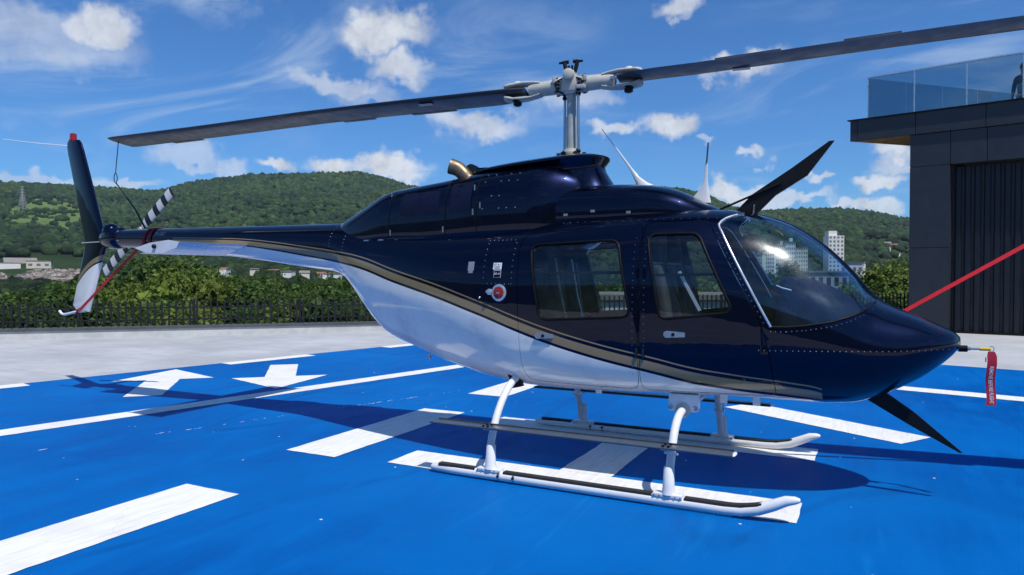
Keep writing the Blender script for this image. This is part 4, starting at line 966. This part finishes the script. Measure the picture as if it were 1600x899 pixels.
MB().tube([B_, rot_pt(5.02, 0, float(ZB(5.02))-.02)], .006, 6).build('rope', 'rope', fdn)
MB().bevbox((1.87, .535, .87), (.05, .03, .05), .008).build('tie_down_hook', 'steel', fdn)
tg = thing('warning_tag', 'red REMOVE BEFORE FLIGHT tag hanging from the nose probe', 'tag', (2.885, 0, 1.012))
pth = [(.004*math.sin(k*9), -.006*math.sin(k*7), -.012-.345*k) for k in np.linspace(0, 1, 14)]
secs = []
for i, p in enumerate(pth):
    hw = .026 if i > 0 else .018; secs.append([(p[0]-hw-.002*i/14, p[1]-.0012, p[2]), (p[0]+hw-.002*i/14, p[1]-.0012, p[2]), (p[0]+hw-.002*i/14, p[1]+.0012, p[2]), (p[0]-hw-.002*i/14, p[1]+.0012, p[2])])
MB().loft(secs).build('ribbon', 'red_tag', tg, 40)
me = text_mesh('REMOVE BEFORE FLIGHT', .030, True)
for v in me.vertices:
    X, Y_ = v.co.x*.72, v.co.y; zz = -.225-X; k = max(0, min(1, (-.012-zz)/.345)); v.co = (Y_+.004*math.sin(k*9)-.001, -.006*math.sin(k*7)-.0024, zz)
link('lettering', me, 'text_white', tg)
MB().tube([(math.cos(t_)*.013, 0, .004+math.sin(t_)*.017) for t_ in np.linspace(0, 2*math.pi, 16)], .0022, 6, False).build('key_ring', 'steel', tg)
MB().bevbox((-.030, 0, -.065), (.006, .004, .03), .001).build('side_label', 'black_metal', tg)
# ------------------------------------------------------------------ terrain, forest, town
rng = np.random.default_rng(7); random.seed(7)
def az_of(u): return math.atan((u-800)/FPX)
def place(u, r, y=None, z=None):
    """a spot on the ground plan at r metres in the direction of picture column u; height of the line of sight at row y"""
    a = az_of(u); th = YAW-a; p = CAM[:2]+r*np.array([math.cos(th), math.sin(th)])
    zz = z if y is None else CAM[2]+(428.5-y)/FPX*r*math.cos(a)
    return Vector((p[0], p[1], zz if zz is not None else 0))
RIDGE = [(-900,318),(-400,300),(0,290),(60,291),(130,295),(200,299),(240,302),(290,291),(340,283),(400,277),(480,275),(560,273),(600,281),(640,294),(760,304),(900,306),(1040,298),(1105,311),(1150,331),(1190,336),(1230,333),(1300,332),(1370,339),(1420,348),(1500,352),(1800,336),(2500,330)]
ra = [az_of(u) for u, y in RIDGE]; re_ = [math.atan((428.5-y)/FPX*math.cos(az_of(u))) for u, y in RIDGE]
_re = pchip([-math.pi-.01]+ra+[math.pi+.01], [.21]+re_+[.21])
def ridge_e(a): return _re(a)+.008*np.sin(a*9)*(np.abs(a) > .8)
def ridge_r(a): return 1650-380*(1/(1+np.exp(-(a-.2)*14)))
def bumps(a, r):
    x, y = r*np.cos(a), r*np.sin(a)
    return (np.sin(x*.011+1.3)*np.sin(y*.013+.4)+.6*np.sin(x*.023+y*.017)+.4*np.sin(y*.041-x*.03+2))
R0 = 190.
def terrain(a, r):
    a = np.asarray(a, float); r = np.asarray(r, float); RR = ridge_r(a); t_ = np.clip((r-R0)/(RR-R0), 0, 1)
    e0 = math.atan(-11.5/R0); e = e0+(ridge_e(a)-e0)*t_**.62+.0045*bumps(a, r)*np.sin(math.pi*t_)
    z = CAM[2]+r*np.tan(e); zr = CAM[2]+RR*np.tan(ridge_e(a))
    z = np.where(r > RR, np.maximum(zr-(r-RR)*.22, -12), z)
    return np.where(r < R0, -10+0*z, z)
A = np.concatenate([np.linspace(-math.pi, -.85, 70, False), np.linspace(-.85, .85, 320, False), np.linspace(.85, math.pi, 70, False)])
RADS = np.concatenate([np.geomspace(8, 180, 12), np.linspace(195, 1750, 110), np.geomspace(1800, 2900, 8)])
AA, RR_ = np.meshgrid(A, RADS, indexing='ij'); ZZ = terrain(AA, RR_); ZZ[:, RADS < 35] = -10
TH = YAW-AA; V = np.stack([CAM[0]+RR_*np.cos(TH), CAM[1]+RR_*np.sin(TH), ZZ], -1).reshape(-1, 3)
na, nr = len(A), len(RADS); F = [(i*nr+j, ((i+1) % na)*nr+j, ((i+1) % na)*nr+j+1, i*nr+j+1) for i in range(na) for j in range(nr-1)]
V = np.vstack([V, [[CAM[0], CAM[1], -10]]]); F += [(((i+1) % na)*nr, i*nr, len(V)-1) for i in range(na)]
m, t, b, o = material('hill_ground')
co = t.new('ShaderNodeTexCoord').outputs['Object']
c = t.mix(t.rng(t.noise(co, .02, 6, .65), .35, .68), (.018, .036, .014, 1), (.05, .075, .022, 1)); c = t.mix(t.rng(t.noise(co, .006, 4, .6), .56, .7), c, (.095, .115, .035, 1))
t.put(b, 'Base Color', c); b.inputs['Roughness'].default_value = .95; b.inputs['Specular IOR Level'].default_value = .1; t.put(b, 'Normal', t.bump(t.noise(co, .25, 5, .7), .6, 3.))
me = bpy.data.meshes.new('terrain'); me.from_pydata(V.tolist(), [], F); me.update()
bm = bmesh.new(); bm.from_mesh(me); bmesh.ops.recalc_face_normals(bm, faces=bm.faces[:])
if sum(f.normal.z for f in bm.faces) < 0: bmesh.ops.reverse_faces(bm, faces=bm.faces[:])
bm.to_mesh(me); bm.free(); link('terrain', me, 'hill_ground', smooth=180, kind='structure')

# foliage materials: leaf colour differs from crown to crown
def foliage(name, cols, attr=True, leaf=.0):
    m, t, b, o = material(name); co = t.new('ShaderNodeTexCoord').outputs['Object']
    if attr: at = t.new('ShaderNodeAttribute', attribute_name='hue'); h = at.outputs['Fac']
    else: h = t.new('ShaderNodeObjectInfo').outputs['Random']
    cr = t.new('ShaderNodeValToRGB'); t.put(cr, 0, h)
    el_ = cr.color_ramp.elements; el_[0].position = 0; el_[0].color = cols[0]+(1,); el_[1].position = 1; el_[1].color = cols[-1]+(1,)
    for i, c in enumerate(cols[1:-1]): e_ = el_.new((i+1)/(len(cols)-1)); e_.color = c+(1,)
    n = t.noise(co, leaf or .35, 5, .75); hv = t.new('ShaderNodeHueSaturation'); t.put(hv, 'Color', cr.outputs[0]); isl = t.new('ShaderNodeNewGeometry').outputs['Random Per Island']; t.put(hv, 'Value', t.math('MULTIPLY', t.rng(n, .3, .7, .5, 1.5), t.rng(isl, 0., 1., .6, 1.5, False))); t.put(hv, 'Hue', t.rng(t.noise(co, (leaf or .35)*.6, 2), .3, .7, .485, .512))
    t.put(b, 'Base Color', hv.outputs[0]); b.inputs['Roughness'].default_value = .7; b.inputs['Specular IOR Level'].default_value = .25
    return m, t, b
m, t, b = foliage('forest_leaf', [(.014, .034, .014), (.028, .060, .020), (.045, .085, .022), (.065, .105, .024), (.10, .14, .03)], leaf=.38)
t.put(b, 'Normal', t.bump(t.noise(t.new('ShaderNodeTexCoord').outputs['Object'], .8, 5, .8), 1.0, 3.0))
m, t, b = foliage('tree_leaf', [(.018, .042, .012), (.038, .078, .015), (.068, .112, .017), (.098, .138, .020), (.05, .098, .022), (.028, .06, .015)], attr=False, leaf=1.1)
b.inputs['Subsurface Weight'].default_value = 0
tl = t.new('ShaderNodeBsdfTranslucent'); t.put(tl, 'Color', (.16, .24, .03, 1)); ad = t.new('ShaderNodeMixShader'); ad.inputs[0].default_value = .22
outn = [n for n in t.n if n.type == 'OUTPUT_MATERIAL'][0]; t.l.new(b.outputs[0], ad.inputs[1]); t.l.new(tl.outputs[0], ad.inputs[2]); t.l.new(ad.outputs[0], outn.inputs[0])

def ico(sub):
    bm = bmesh.new(); bmesh.ops.create_icosphere(bm, subdivisions=sub, radius=1); v = np.array([q_.co[:] for q_ in bm.verts]); f = np.array([[q_.index for q_ in fc_.verts] for fc_ in bm.faces]); bm.free(); return v, f
def crowns(name, pos, rad, hue, sub, label, flat=.8):
    v, f = ico(sub); n = len(pos); nv = len(v)
    jit = 1+.30*rng.standard_normal((n, nv, 1)).clip(-1.4, 1.4)*(.8 if sub > 1 else .7); ang = rng.uniform(0, 6.28, n); c, s = np.cos(ang), np.sin(ang)
    P = v[None]*jit; X = P[..., 0]*c[:, None]-P[..., 1]*s[:, None]; Y_ = P[..., 0]*s[:, None]+P[..., 1]*c[:, None]
    P = np.stack([X, Y_, P[..., 2]*flat*rng.uniform(.8, 1.35, (n, 1))], -1)*rad[:, None, None]+pos[:, None]
    ff = (f[None]+(np.arange(n)*nv)[:, None, None]).reshape(-1, 3)
    me = bpy.data.meshes.new(name); me.vertices.add(n*nv); me.vertices.foreach_set('co', P.reshape(-1)); me.loops.add(len(ff)*3); me.loops.foreach_set('vertex_index', ff.reshape(-1).astype(np.int32))
    me.polygons.add(len(ff)); me.polygons.foreach_set('loop_start', np.arange(0, len(ff)*3, 3, dtype=np.int32)); me.update(calc_edges=True)
    at = me.attributes.new('hue', 'FLOAT', 'POINT'); at.data.foreach_set('value', np.repeat(hue, nv).astype(np.float32))
    o_ = link(name, me, 'forest_leaf', kind='stuff'); o_['label'] = label; return o_
def pix_u(a): return 800+FPX*np.tan(a)
def sample_forest(n, r0, r1, rad0, rad1, amax=.80):
    a = rng.uniform(-amax, amax, n); RR = ridge_r(a); r1_ = np.minimum(r1, RR+45) if r1 > 900 else np.full(n, float(r1)); r = np.sqrt(rng.uniform(0, 1, n)*(r1_**2-r0**2)+r0**2)
    z = terrain(a, r); u = pix_u(a); y = 428.5-(z-CAM[2])/(r*np.cos(a))*FPX
    keep = ~((u > -40) & (u < 138) & (y > 404) & (y < 452) & (r > 190)) 
    meadow = (((u-72)/62)**2+((y-338)/26)**2 < 1)|(((u-112)/26)**2+((y-372)/10)**2 < 1)
    keep &= ~((u > 1360) & (u < 1424) & (y > 374) & (y < 414) & (rng.uniform(0, 1, n) < .8))
    keep &= ~(meadow & (rng.uniform(0, 1, n) < .86))
    a, r, z, u, y = a[keep], r[keep], z[keep], u[keep], y[keep]
    rad = rng.uniform(rad0, rad1, len(a)); th = YAW-a
    pos = np.stack([CAM[0]+r*np.cos(th), CAM[1]+r*np.sin(th), z+rad*.55], -1)
    patch = .5+.5*np.sin(pos[:, 0]*.021+np.sin(pos[:, 1]*.017)*1.7)*np.sin(pos[:, 1]*.019+1)
    pos[:, 2] += np.where(r < 195, 6.2+1.5*np.sin(pos[:, 0]*.13)*np.sin(pos[:, 1]*.17), 0)
    hue = np.clip(rng.beta(2, 3.2, len(a))*.75+.28*patch-.10, 0, 1); return pos, rad, hue
p_, r_, h_ = sample_forest(9500, 150, 600, 1.7, 3.4); crowns('near_hillside_wood', p_, r_, h_, 2, 'dense mixed green wood on the lower slopes beyond the town')
p_, r_, h_ = sample_forest(26000, 560, 2000, 3.2, 6.4); crowns('hill_forest', p_, r_, h_, 1, 'dark green forest covering the distant hills')
p_, r_, h_ = sample_forest(16000, 1150, 2000, 3.0, 6.5); crowns('ridge_forest', p_, r_, h_, 1, 'far forest along the upper slopes and ridge line')
# grassy clearing on the left slope
m, t, b, o = material('meadow'); co = t.new('ShaderNodeTexCoord').outputs['Object']
c = t.mix(t.rng(t.noise(co, .05, 5, .65), .3, .7), (.06, .11, .02, 1), (.12, .17, .035, 1)); t.put(b, 'Base Color', c); b.inputs['Roughness'].default_value = .95; t.put(b, 'Normal', t.bump(t.noise(co, .4, 5, .7), .7, 2.))
mv, mf = [], []
for (uc_, yc_, ru_, ry_) in ((70, 338, 66, 28), (112, 372, 30, 10)):
    k0 = len(mv); nu, nq = 26, 14
    for i in range(nu+1):
        a = az_of(uc_+ru_*(2*i/nu-1)); wy = math.sqrt(max(0.02, 1-(2*i/nu-1)**2))
        rr = np.linspace(200, 1600, 500); yy = 428.5-(terrain(np.full(500, a), rr)-CAM[2])/(rr*math.cos(a))*FPX
        for j in range(nq+1):
            y = yc_-ry_*wy*(2*j/nq-1)*(1+.12*math.sin(i*1.7)); k = int(np.argmin(np.abs(yy-y))); th = YAW-a
            mv.append((CAM[0]+rr[k]*math.cos(th), CAM[1]+rr[k]*math.sin(th), float(terrain(a, rr[k]))+1.2))
    mf += [(k0+i*(nq+1)+j, k0+(i+1)*(nq+1)+j, k0+(i+1)*(nq+1)+j+1, k0+i*(nq+1)+j+1) for i in range(nu) for j in range(nq)]
me = bpy.data.meshes.new('meadow'); me.from_pydata(mv, [], mf); me.update(); bm = bmesh.new(); bm.from_mesh(me); bmesh.ops.recalc_face_normals(bm, faces=bm.faces[:]); bm.to_mesh(me); bm.free()
link('meadow', me, 'meadow', smooth=180, kind='structure')
# settlement patch on the left slope
m, t, b, o = material('pale_blocks'); at = t.new('ShaderNodeAttribute', attribute_name='hue'); cr = t.new('ShaderNodeValToRGB'); t.put(cr, 0, at.outputs['Fac'])
cr.color_ramp.elements[0].color = (.10, .085, .075, 1); cr.color_ramp.elements[1].color = (.72, .68, .62, 1); e_ = cr.color_ramp.elements.new(.5); e_.color = (.34, .27, .22, 1); t.put(b, 'Base Color', cr.outputs[0]); b.inputs['Roughness'].default_value = .9
sm = MB(); hu = []
rr = np.linspace(195, 640, 400)
for i in range(2200):
    u = rng.uniform(-30, 138); y = 420+rng.uniform(0, 34)-8*((u-70)/70)*0; 
    if y < 424+10*math.exp(-((u-20)/25)**2) or y > 454 or (u < 28 and 428 < y < 440 and rng.uniform() < .8): continue
    a = az_of(u); yy = 428.5-(terrain(np.full(400, a), rr)-CAM[2])/(rr*math.cos(a))*FPX; k = int(np.argmin(np.abs(yy-y))); th = YAW-a
    d = rng.uniform(.9, 2.7, 3)*(1, 1, .75); sm.box((CAM[0]+rr[k]*math.cos(th), CAM[1]+rr[k]*math.sin(th), float(terrain(a, rr[k]))+d[2]*.4), d, rng.uniform(0, 3)); hu += [rng.beta(1.6, 1.8)]*8
me = sm.mesh('hillside_settlement'); at = me.attributes.new('hue', 'FLOAT', 'POINT'); at.data.foreach_set('value', np.array(hu, np.float32))
so = link('hillside_settlement', me, 'pale_blocks', kind='stuff'); so['label'] = 'dense patchwork of tiny pale blocks and roofs on the slope left of the tail fin'

# near trees: each a trunk with limbs and a leafy crown
def crown_mesh(seed, nl=5200, kind='round'):
    g_ = np.random.default_rng(seed); nlob = 17; lob = []
    for k in range(nlob):
        a = g_.uniform(0, 6.28); h = g_.uniform(-.55, .85); rad = math.sqrt(max(0, 1-h*h))*g_.uniform(.25, .72); lob.append((rad*math.cos(a), rad*math.sin(a), h*.62, g_.uniform(.26, .46)))
    lob = np.array(lob); k = g_.integers(0, nlob, nl); d = g_.standard_normal((nl, 3)); d /= np.linalg.norm(d, axis=1)[:, None]; d[:, 2] = np.abs(d[:, 2])*np.where(g_.uniform(0, 1, nl) < .78, 1, -1)
    c = lob[k, :3]+d*(lob[k, 3]*g_.uniform(.70, 1.22, nl))[:, None]
    n_ = d+.75*g_.standard_normal((nl, 3)); n_ /= np.linalg.norm(n_, axis=1)[:, None]; t1 = np.cross(n_, g_.standard_normal((nl, 3))); t1 /= np.linalg.norm(t1, axis=1)[:, None]; t2 = np.cross(n_, t1)
    s = g_.uniform(.020, .060, nl)[:, None]; q_ = g_.uniform(.45, .8, nl)[:, None]
    P = np.stack([c-t1*s, c+t2*s*q_, c+t1*s+n_*s*.25, c-t2*s*q_], 1).reshape(-1, 3)
    # dark inner mass so that the crown is not see-through everywhere
    iv, if_ = ico(2); base = len(P); vs = [P]; fs = [(4*i, 4*i+1, 4*i+2, 4*i+3) for i in range(nl)]
    for lb in lob:
        vs.append(iv*(lb[3]*.64)*(1+.2*g_.standard_normal((len(iv), 1)))+lb[:3]); fs += [tuple(int(x)+base for x in f) for f in if_]; base += len(iv)
    me = bpy.data.meshes.new('crown'); me.from_pydata(np.vstack(vs).tolist(), [], fs); me.update(); me.materials.append(MATS['tree_leaf']); return me
CROWNS = [crown_mesh(100+k, 5200) for k in range(6)]
def trunk_mesh(seed):
    g_ = random.Random(seed); mb = MB(); mb.tube([(0, 0, -2.6), (g_.uniform(-.05, .05), 0, -1.5), (g_.uniform(-.1, .1), g_.uniform(-.1, .1), -.7), (0, 0, .1)], [.11, .085, .07, .03], 8)
    for k in range(6):
        a = g_.uniform(0, 6.28); z = g_.uniform(-.9, -.2); mb.tube([(0, 0, z), (.25*math.cos(a), .25*math.sin(a), z+.22), (.55*math.cos(a), .55*math.sin(a), z+.5)], [.045, .03, .012], 6)
    me = mb.mesh('trunk'); me.materials.append(MATS['bark']); return me
TRUNKS = [trunk_mesh(k) for k in range(3)]
ORD = ['first', 'second', 'third', 'fourth', 'fifth', 'sixth', 'seventh', 'eighth', 'ninth', 'tenth', 'eleventh', 'twelfth', 'thirteenth', 'fourteenth', 'fifteenth', 'sixteenth', 'seventeenth', 'eighteenth', 'nineteenth', 'twentieth']
def tree(u, r, ytop, rad, label, group, k):
    p = place(u, r, ytop); cz = p.z-rad*1.0
    e_ = thing('broadleaf_tree', label, 'tree', (p.x, p.y, min(-10, cz-2.6*rad)), 0, group); 
    q_ = random.Random(k*13+5)
    c = link('crown', CROWNS[k % 6], None, e_); c.location = (0, 0, cz-e_.location.z); c.scale = (rad*q_.uniform(.95, 1.25), rad*q_.uniform(.95, 1.25), rad*q_.uniform(.95, 1.2)); c.rotation_euler = (0, 0, q_.uniform(0, 6.28))
    h = (cz-e_.location.z)/2.6; tr_ = link('trunk', TRUNKS[k % 3], None, e_); tr_.location = (0, 0, cz-e_.location.z); tr_.scale = (rad*.8, rad*.8, h)
kk = 0
rows = [('front row', [(-30,29,455,2.1),(22,27,460,1.9),(62,30,456,2.0),(108,28,454,2.0),(150,31,446,2.5),(196,29,468,1.8),(240,32,452,2.2),(285,29,474,1.6),(330,33,456,2.2),(374,29,478,1.5),(418,31,458,2.1),(462,29,468,1.8),(508,32,440,2.6),(548,29,432,2.7)]),
        ('middle row', [(-20,58,456,3.4),(50,62,458,3.2),(105,60,450,3.4),(165,58,428,4.0),(225,61,420,4.2),(285,57,414,4.4),(335,63,425,4.0),(385,59,432,3.8),(440,62,436,3.6),(492,58,434,3.8),(540,62,428,4.0),(590,60,430,4.0)]),
        ('back row', [(190,108,408,6.2),(250,112,398,6.6),(305,106,404,6.2),(360,113,424,5.2),(545,105,421,5.6),(600,110,418,6.0)])]
for nm, lst in rows:
    for i, (u, r, y, rad) in enumerate(lst):
        tree(u, r, y, rad, 'leafy green tree behind the fence, %s from the left in the %s' % (ORD[i], nm), nm+' of trees behind the fence', kk); kk += 1
for i, (u, r, y, rad, lab) in enumerate([(1345,120,428,5.0,'rounded tree just right of the flat white roof beyond the nose'),(1375,95,412,5.2,'broad dark tree left of the hangar wall, tallest there'),(1412,100,404,5.6,'dark tree partly hidden by the hangar corner'),(1352,52,446,3.2,'bright green shrub like tree behind the fence beside the windscreen tip'),(1388,48,442,3.0,'low bright tree above the fence left of the hangar wall'),(1420,52,446,3.2,'low tree behind the fence at the hangar corner'),
        (1215,130,405,6.0,'tree seen through the windscreen below the apartment blocks'),(1160,125,410,6.0,'tree seen through the windscreen beside the door frame'),(1262,110,432,4.5,'tree seen through the windscreen above the instrument panel'),(1320,105,440,4.2,'tree seen through the windscreen near its front tip'),(955,60,420,4.6,'tree seen through the rear cabin window'),(1095,60,420,4.6,'tree seen through the front door window'),(1030,62,420,4.6,'tree seen between the two cabin windows')]):
    tree(u, r, y, rad, lab, 'trees beyond the nose and cabin', kk); kk += 1

# buildings
def r_for(u, y):
    a = az_of(u); rr = np.linspace(195, 1500, 900); yy = 428.5-(terrain(np.full(900, a), rr)-CAM[2])/(rr*math.cos(a))*FPX; return float(rr[int(np.argmin(np.abs(yy-y)))])
def building(name, label, u, r, ybase_z, ytop, wpx, depth, cat, wall, roof=None, win=(0, 0), rz=.15, group=None, cap=None):
    a = az_of(u); top = CAM[2]+(428.5-ytop)/FPX*r*math.cos(a); wid = wpx/FPX*r/ math.cos(a)*math.cos(a)
    p = place(u, r, z=ybase_z); th = YAW-a-math.pi/2+rz
    e_ = thing(name, label, cat, (p.x, p.y, ybase_z), th, group); h = top-ybase_z
    hr = 0 if roof is None or roof == 'flat' else wid*.24
    wl = MB().box((0, 0, (h-hr)/2), (wid, depth, h-hr)).build('wall', wall, e_)
    if roof == 'flat':
        MB().box((0, 0, h+.0), (wid*1.06, depth*1.06, .3)).build('roof', 'roof_grey', e_)
    elif roof:
        o_ = wid*.06
        MB().add([(-wid/2-o_, -depth/2-o_, h-hr-.02), (wid/2+o_, -depth/2-o_, h-hr-.02), (wid/2+o_, depth/2+o_, h-hr-.02), (-wid/2-o_, depth/2+o_, h-hr-.02), (-wid/2-o_, 0, h), (wid/2+o_, 0, h)], [(0,1,5,4),(2,3,4,5),(0,4,3),(1,2,5),(0,3,2,1)]).build('roof', roof, e_)
    if cap: MB().box((cap[0]*wid, 0, h+cap[2]/2), (cap[1]*wid, depth*.7, cap[2])).build('stair_core', wall, e_)
    nx, nz = win
    for i in range(nx):
        for j in range(nz):
            ww, wh = wid/nx*.5, min(1.5, (h-hr)/nz*.5)
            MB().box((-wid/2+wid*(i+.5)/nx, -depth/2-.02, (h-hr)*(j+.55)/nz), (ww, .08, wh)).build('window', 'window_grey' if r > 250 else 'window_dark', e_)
    return e_
building('tower_block', 'tall white tower block standing before the wooded hill', 1302, 420, -4, 369, 21, 8, 'building', 'render_white', None, (4, 12), .35, cap=(-.18, .55, 2.6))
building('flat_roof_building', 'low white building with a wide flat roof right of the windscreen edge', 1333, 300, -6, 410, 28, 9, 'building', 'render_white', 'flat', (4, 2), -.1)
for i, (u, r, y, w_, ro, lab) in enumerate([(1379,520,386,18,'flat','white house with a raised block above the trees left of the hangar'),(1372,640,377,9,'roof_tile','small tiled house highest on the slope left of the hangar'),(1386,650,378,8,'roof_grey','small grey roofed house on the slope second from the top'),(1396,640,381,9,'roof_tile','tiled house in the middle of the slope cluster left of the hangar'),(1407,630,384,9,'roof_grey','grey roofed house near the hangar edge on the slope'),(1417,620,386,9,'roof_tile','tiled house cut off by the hangar edge on the slope'),(1400,560,394,8,'flat','tiny white house below the slope cluster')]):
    r = r_for(u, y+8); z = float(terrain(az_of(u), r))-1; building('hillside_house', lab, u, r, z, y, w_, 6, 'house', 'render_white' if i % 2 == 0 else 'render_cream', ro, (3, 1), .2*(i % 3-1), 'houses on the right hillside')
for i, (u, y, w_, lab) in enumerate([(1186,398,14,'leftmost pale apartment block seen through the windscreen'),(1202,390,16,'second pale apartment block from the left seen through the windscreen'),(1219,384,13,'third apartment block seen through the windscreen with a roof tank'),(1233,379,14,'tallest apartment block seen through the windscreen'),(1250,387,16,'rightmost white apartment block seen through the windscreen')]):
    building('apartment_block', lab, u, 380+12*i, -6, y, w_, 9, 'building', 'render_white' if i % 2 else 'render_cream', 'flat', (5, 10), .1*(i-2), 'apartment blocks beyond the windscreen', cap=(.1, .3, 2.2) if i in (2, 3) else None)
building('grey_house', 'long pale building low behind the instrument panel through the windscreen', 1285, 150, -10, 425, 60, 9, 'building', 'render_grey', 'flat', (6, 3), .1)
building('white_house', 'white walled building seen through the cabin windows behind the fence', 1040, 46, -10, 462, 190, 7, 'building', 'render_white', 'flat', (7, 3), .1)
building('white_shed', 'long white shed at the left edge below the hill', 12, r_for(12, 420), float(terrain(az_of(12), r_for(12, 420)))-1, 411, 26, 7, 'building', 'render_white', 'flat', (0, 0), .1)
building('cream_house', 'cream house with an uneven roof beside the white shed', 63, r_for(63, 419), float(terrain(az_of(63), r_for(63, 419)))-1, 408, 27, 8, 'house', 'render_cream', 'flat', (3, 1), -.2)
building('brown_roof_house', 'wide brown roofed house above the white shed', 32, r_for(32, 411), float(terrain(az_of(32), r_for(32, 411)))-1, 403, 32, 8, 'house', 'render_grey', 'roof_grey', (3, 1), .1)
building('tile_roof_house', 'house with a red tiled roof just behind the fence beside the rear belly', 582, 38, -10, 474, 62, 6, 'house', 'render_white', 'roof_tile', (3, 3), .3)
for i, (u, y, w_, ro) in enumerate([(352,418,9,'roof_tile'),(398,420,13,'flat'),(428,421,15,'roof_tile'),(452,424,12,'flat'),(476,423,14,'roof_grey'),(501,425,13,'roof_tile'),(525,427,15,'flat')]):
    building('town_house', 'pale house among trees under the tail boom, %s from the left' % ORD[i], u, 205+6*(i % 3), -9, y, w_, 6, 'house', ['render_white', 'render_cream', 'render_white'][i % 3], ro, (3, 2), .2*(i % 3-1), 'houses under the tail boom')
# transmission tower on the left hill
r_t = 1000; p0_ = place(37, r_t, 328); zt_ = place(37, r_t, 291).z; h = zt_-p0_.z
pyl = thing('transmission_tower', 'thin steel lattice pylon on the left hillside', 'pylon', p0_, YAW); lv = [(0, 3.2), (.35, 2.0), (.7, .9), (1, .35)]
MB_ = MB()
for sx, sy in ((-1, -1), (-1, 1), (1, -1), (1, 1)):
    MB().tube([(sx*w_, sy*w_, h*q_) for q_, w_ in lv], .28, 5).build('leg', 'lattice_steel', pyl)
for i in range(9):
    q0, q1 = i/9, (i+1)/9; wf = lambda q_: np.interp(q_, [a for a, _ in lv], [b_ for _, b_ in lv])
    for k, (sa, sb) in enumerate((((-1, -1), (1, -1)), ((-1, 1), (1, 1)), ((-1, -1), (-1, 1)), ((1, -1), (1, 1)))):
        MB().tube([(sa[0]*wf(q0), sa[1]*wf(q0), h*q0), (sb[0]*wf(q1), sb[1]*wf(q1), h*q1)], .16, 4).build('brace', 'lattice_steel', pyl)
for q_, w_ in ((.72, 4.0), (.85, 3.4), (.96, 2.6)): MB().tube([(0, -w_, h*q_), (0, w_, h*q_)], .22, 5).build('cross_arm', 'lattice_steel', pyl)

# person standing on the terrace behind the glass railing (only the near shoulder and arm show at the picture edge)
hx, hy = math.cos(-PA), math.sin(-PA); loc = np.array([4.16, 15.335])+np.array([hx, hy])*1.02+np.array([-hy, hx])*3.9
per = thing('person', 'person in a dark top with pale vest on the roof terrace at the right edge', 'person', (loc[0], loc[1], 5.63), -PA+R(160))
def skinned(name, verts, edges, radii, mat, root, sub=2):
    me = bpy.data.meshes.new(name); me.from_pydata(verts, edges, []); o_ = bpy.data.objects.new(name, me); COL.objects.link(o_)
    md = o_.modifiers.new('s', 'SKIN'); 
    for i, r_ in enumerate(radii): me.skin_vertices[0].data[i].radius = r_ if hasattr(r_, '__len__') else (r_, r_)
    me.skin_vertices[0].data[root].use_root = True
    sb = o_.modifiers.new('u', 'SUBSURF'); sb.levels = sub; sb.render_levels = sub
    me2 = bpy.data.meshes.new_from_object(o_.evaluated_get(bpy.context.evaluated_depsgraph_get())); bpy.data.objects.remove(o_); me2.name = name; return link(name, me2, mat, per, 180)
bv = [(0,0,.92),(0,0,1.1),(0,0,1.3),(0,0,1.44),(0,0,1.52),(0,.01,1.6),(0,.02,1.70),(.09,0,.88),(.10,.01,.48),(.10,-.01,.09),(.10,.11,.04),(-.09,0,.88),(-.10,.01,.48),(-.10,-.01,.09),(-.10,.11,.04),(.19,0,1.41),(.25,0,1.14),(.24,.09,.90),(.23,.13,.80),(-.19,0,1.41),(-.25,0,1.14),(-.24,.09,.90),(-.23,.13,.80)]
be2 = [(0,1),(1,2),(2,3),(3,4),(4,5),(5,6),(0,7),(7,8),(8,9),(9,10),(0,11),(11,12),(12,13),(13,14),(3,15),(15,16),(16,17),(17,18),(3,19),(19,20),(20,21),(21,22)]
br = [(.15,.11),(.14,.10),(.16,.11),(.10,.08),.055,.085,.085,.085,.06,.045,.04,.085,.06,.045,.04,.06,.045,.037,.03,.06,.045,.037,.03]
skinned('body', bv, be2, br, 'skin', 0)
skinned('top', [bv[i] for i in (0,1,2,3)]+[bv[15],bv[16],(.245,.05,1.0),bv[19],bv[20],(-.245,.05,1.0)], [(0,1),(1,2),(2,3),(3,4),(4,5),(5,6),(3,7),(7,8),(8,9)], [(.16,.12),(.155,.115),(.175,.125),(.11,.09),.072,.058,.05,.072,.058,.05], 'dark_cloth', 1)
skinned('vest', [(0,0,.88),(0,0,1.1),(0,0,1.34)], [(0,1),(1,2)], [(.172,.132),(.166,.128),(.178,.136)], 'beige_cloth', 0)
skinned('trousers', [(0,0,.95),bv[7],bv[8],(.10,0,.1),bv[11],bv[12],(-.10,0,.1)], [(0,1),(1,2),(2,3),(0,4),(4,5),(5,6)], [(.165,.125),.1,.075,.065,.1,.075,.065], 'trouser_cloth', 0)
MB().ball((0, -.005, 1.71), .112, 16, 12, (.9, 1.0, 1.02)).build('hair', 'hair', per, 180)

# ------------------------------------------------------------------ air: thin haze round the whole valley
hz = MB().box((float(CAM[0]), float(CAM[1]), 200), (6000, 6000, 427)).build('haze', None, kind='stuff')
m = bpy.data.materials.new('haze_air'); m.use_nodes = True; MATS['haze_air'] = m; t = NT(m.node_tree)
pv = t.new('ShaderNodeVolumePrincipled'); pv.inputs['Color'].default_value = (.62, .82, 1, 1); pv.inputs['Density'].default_value = .00005; pv.inputs['Anisotropy'].default_value = .0
om = t.new('ShaderNodeOutputMaterial'); t.l.new(pv.outputs[0], om.inputs['Volume']); hz.data.materials.append(m)
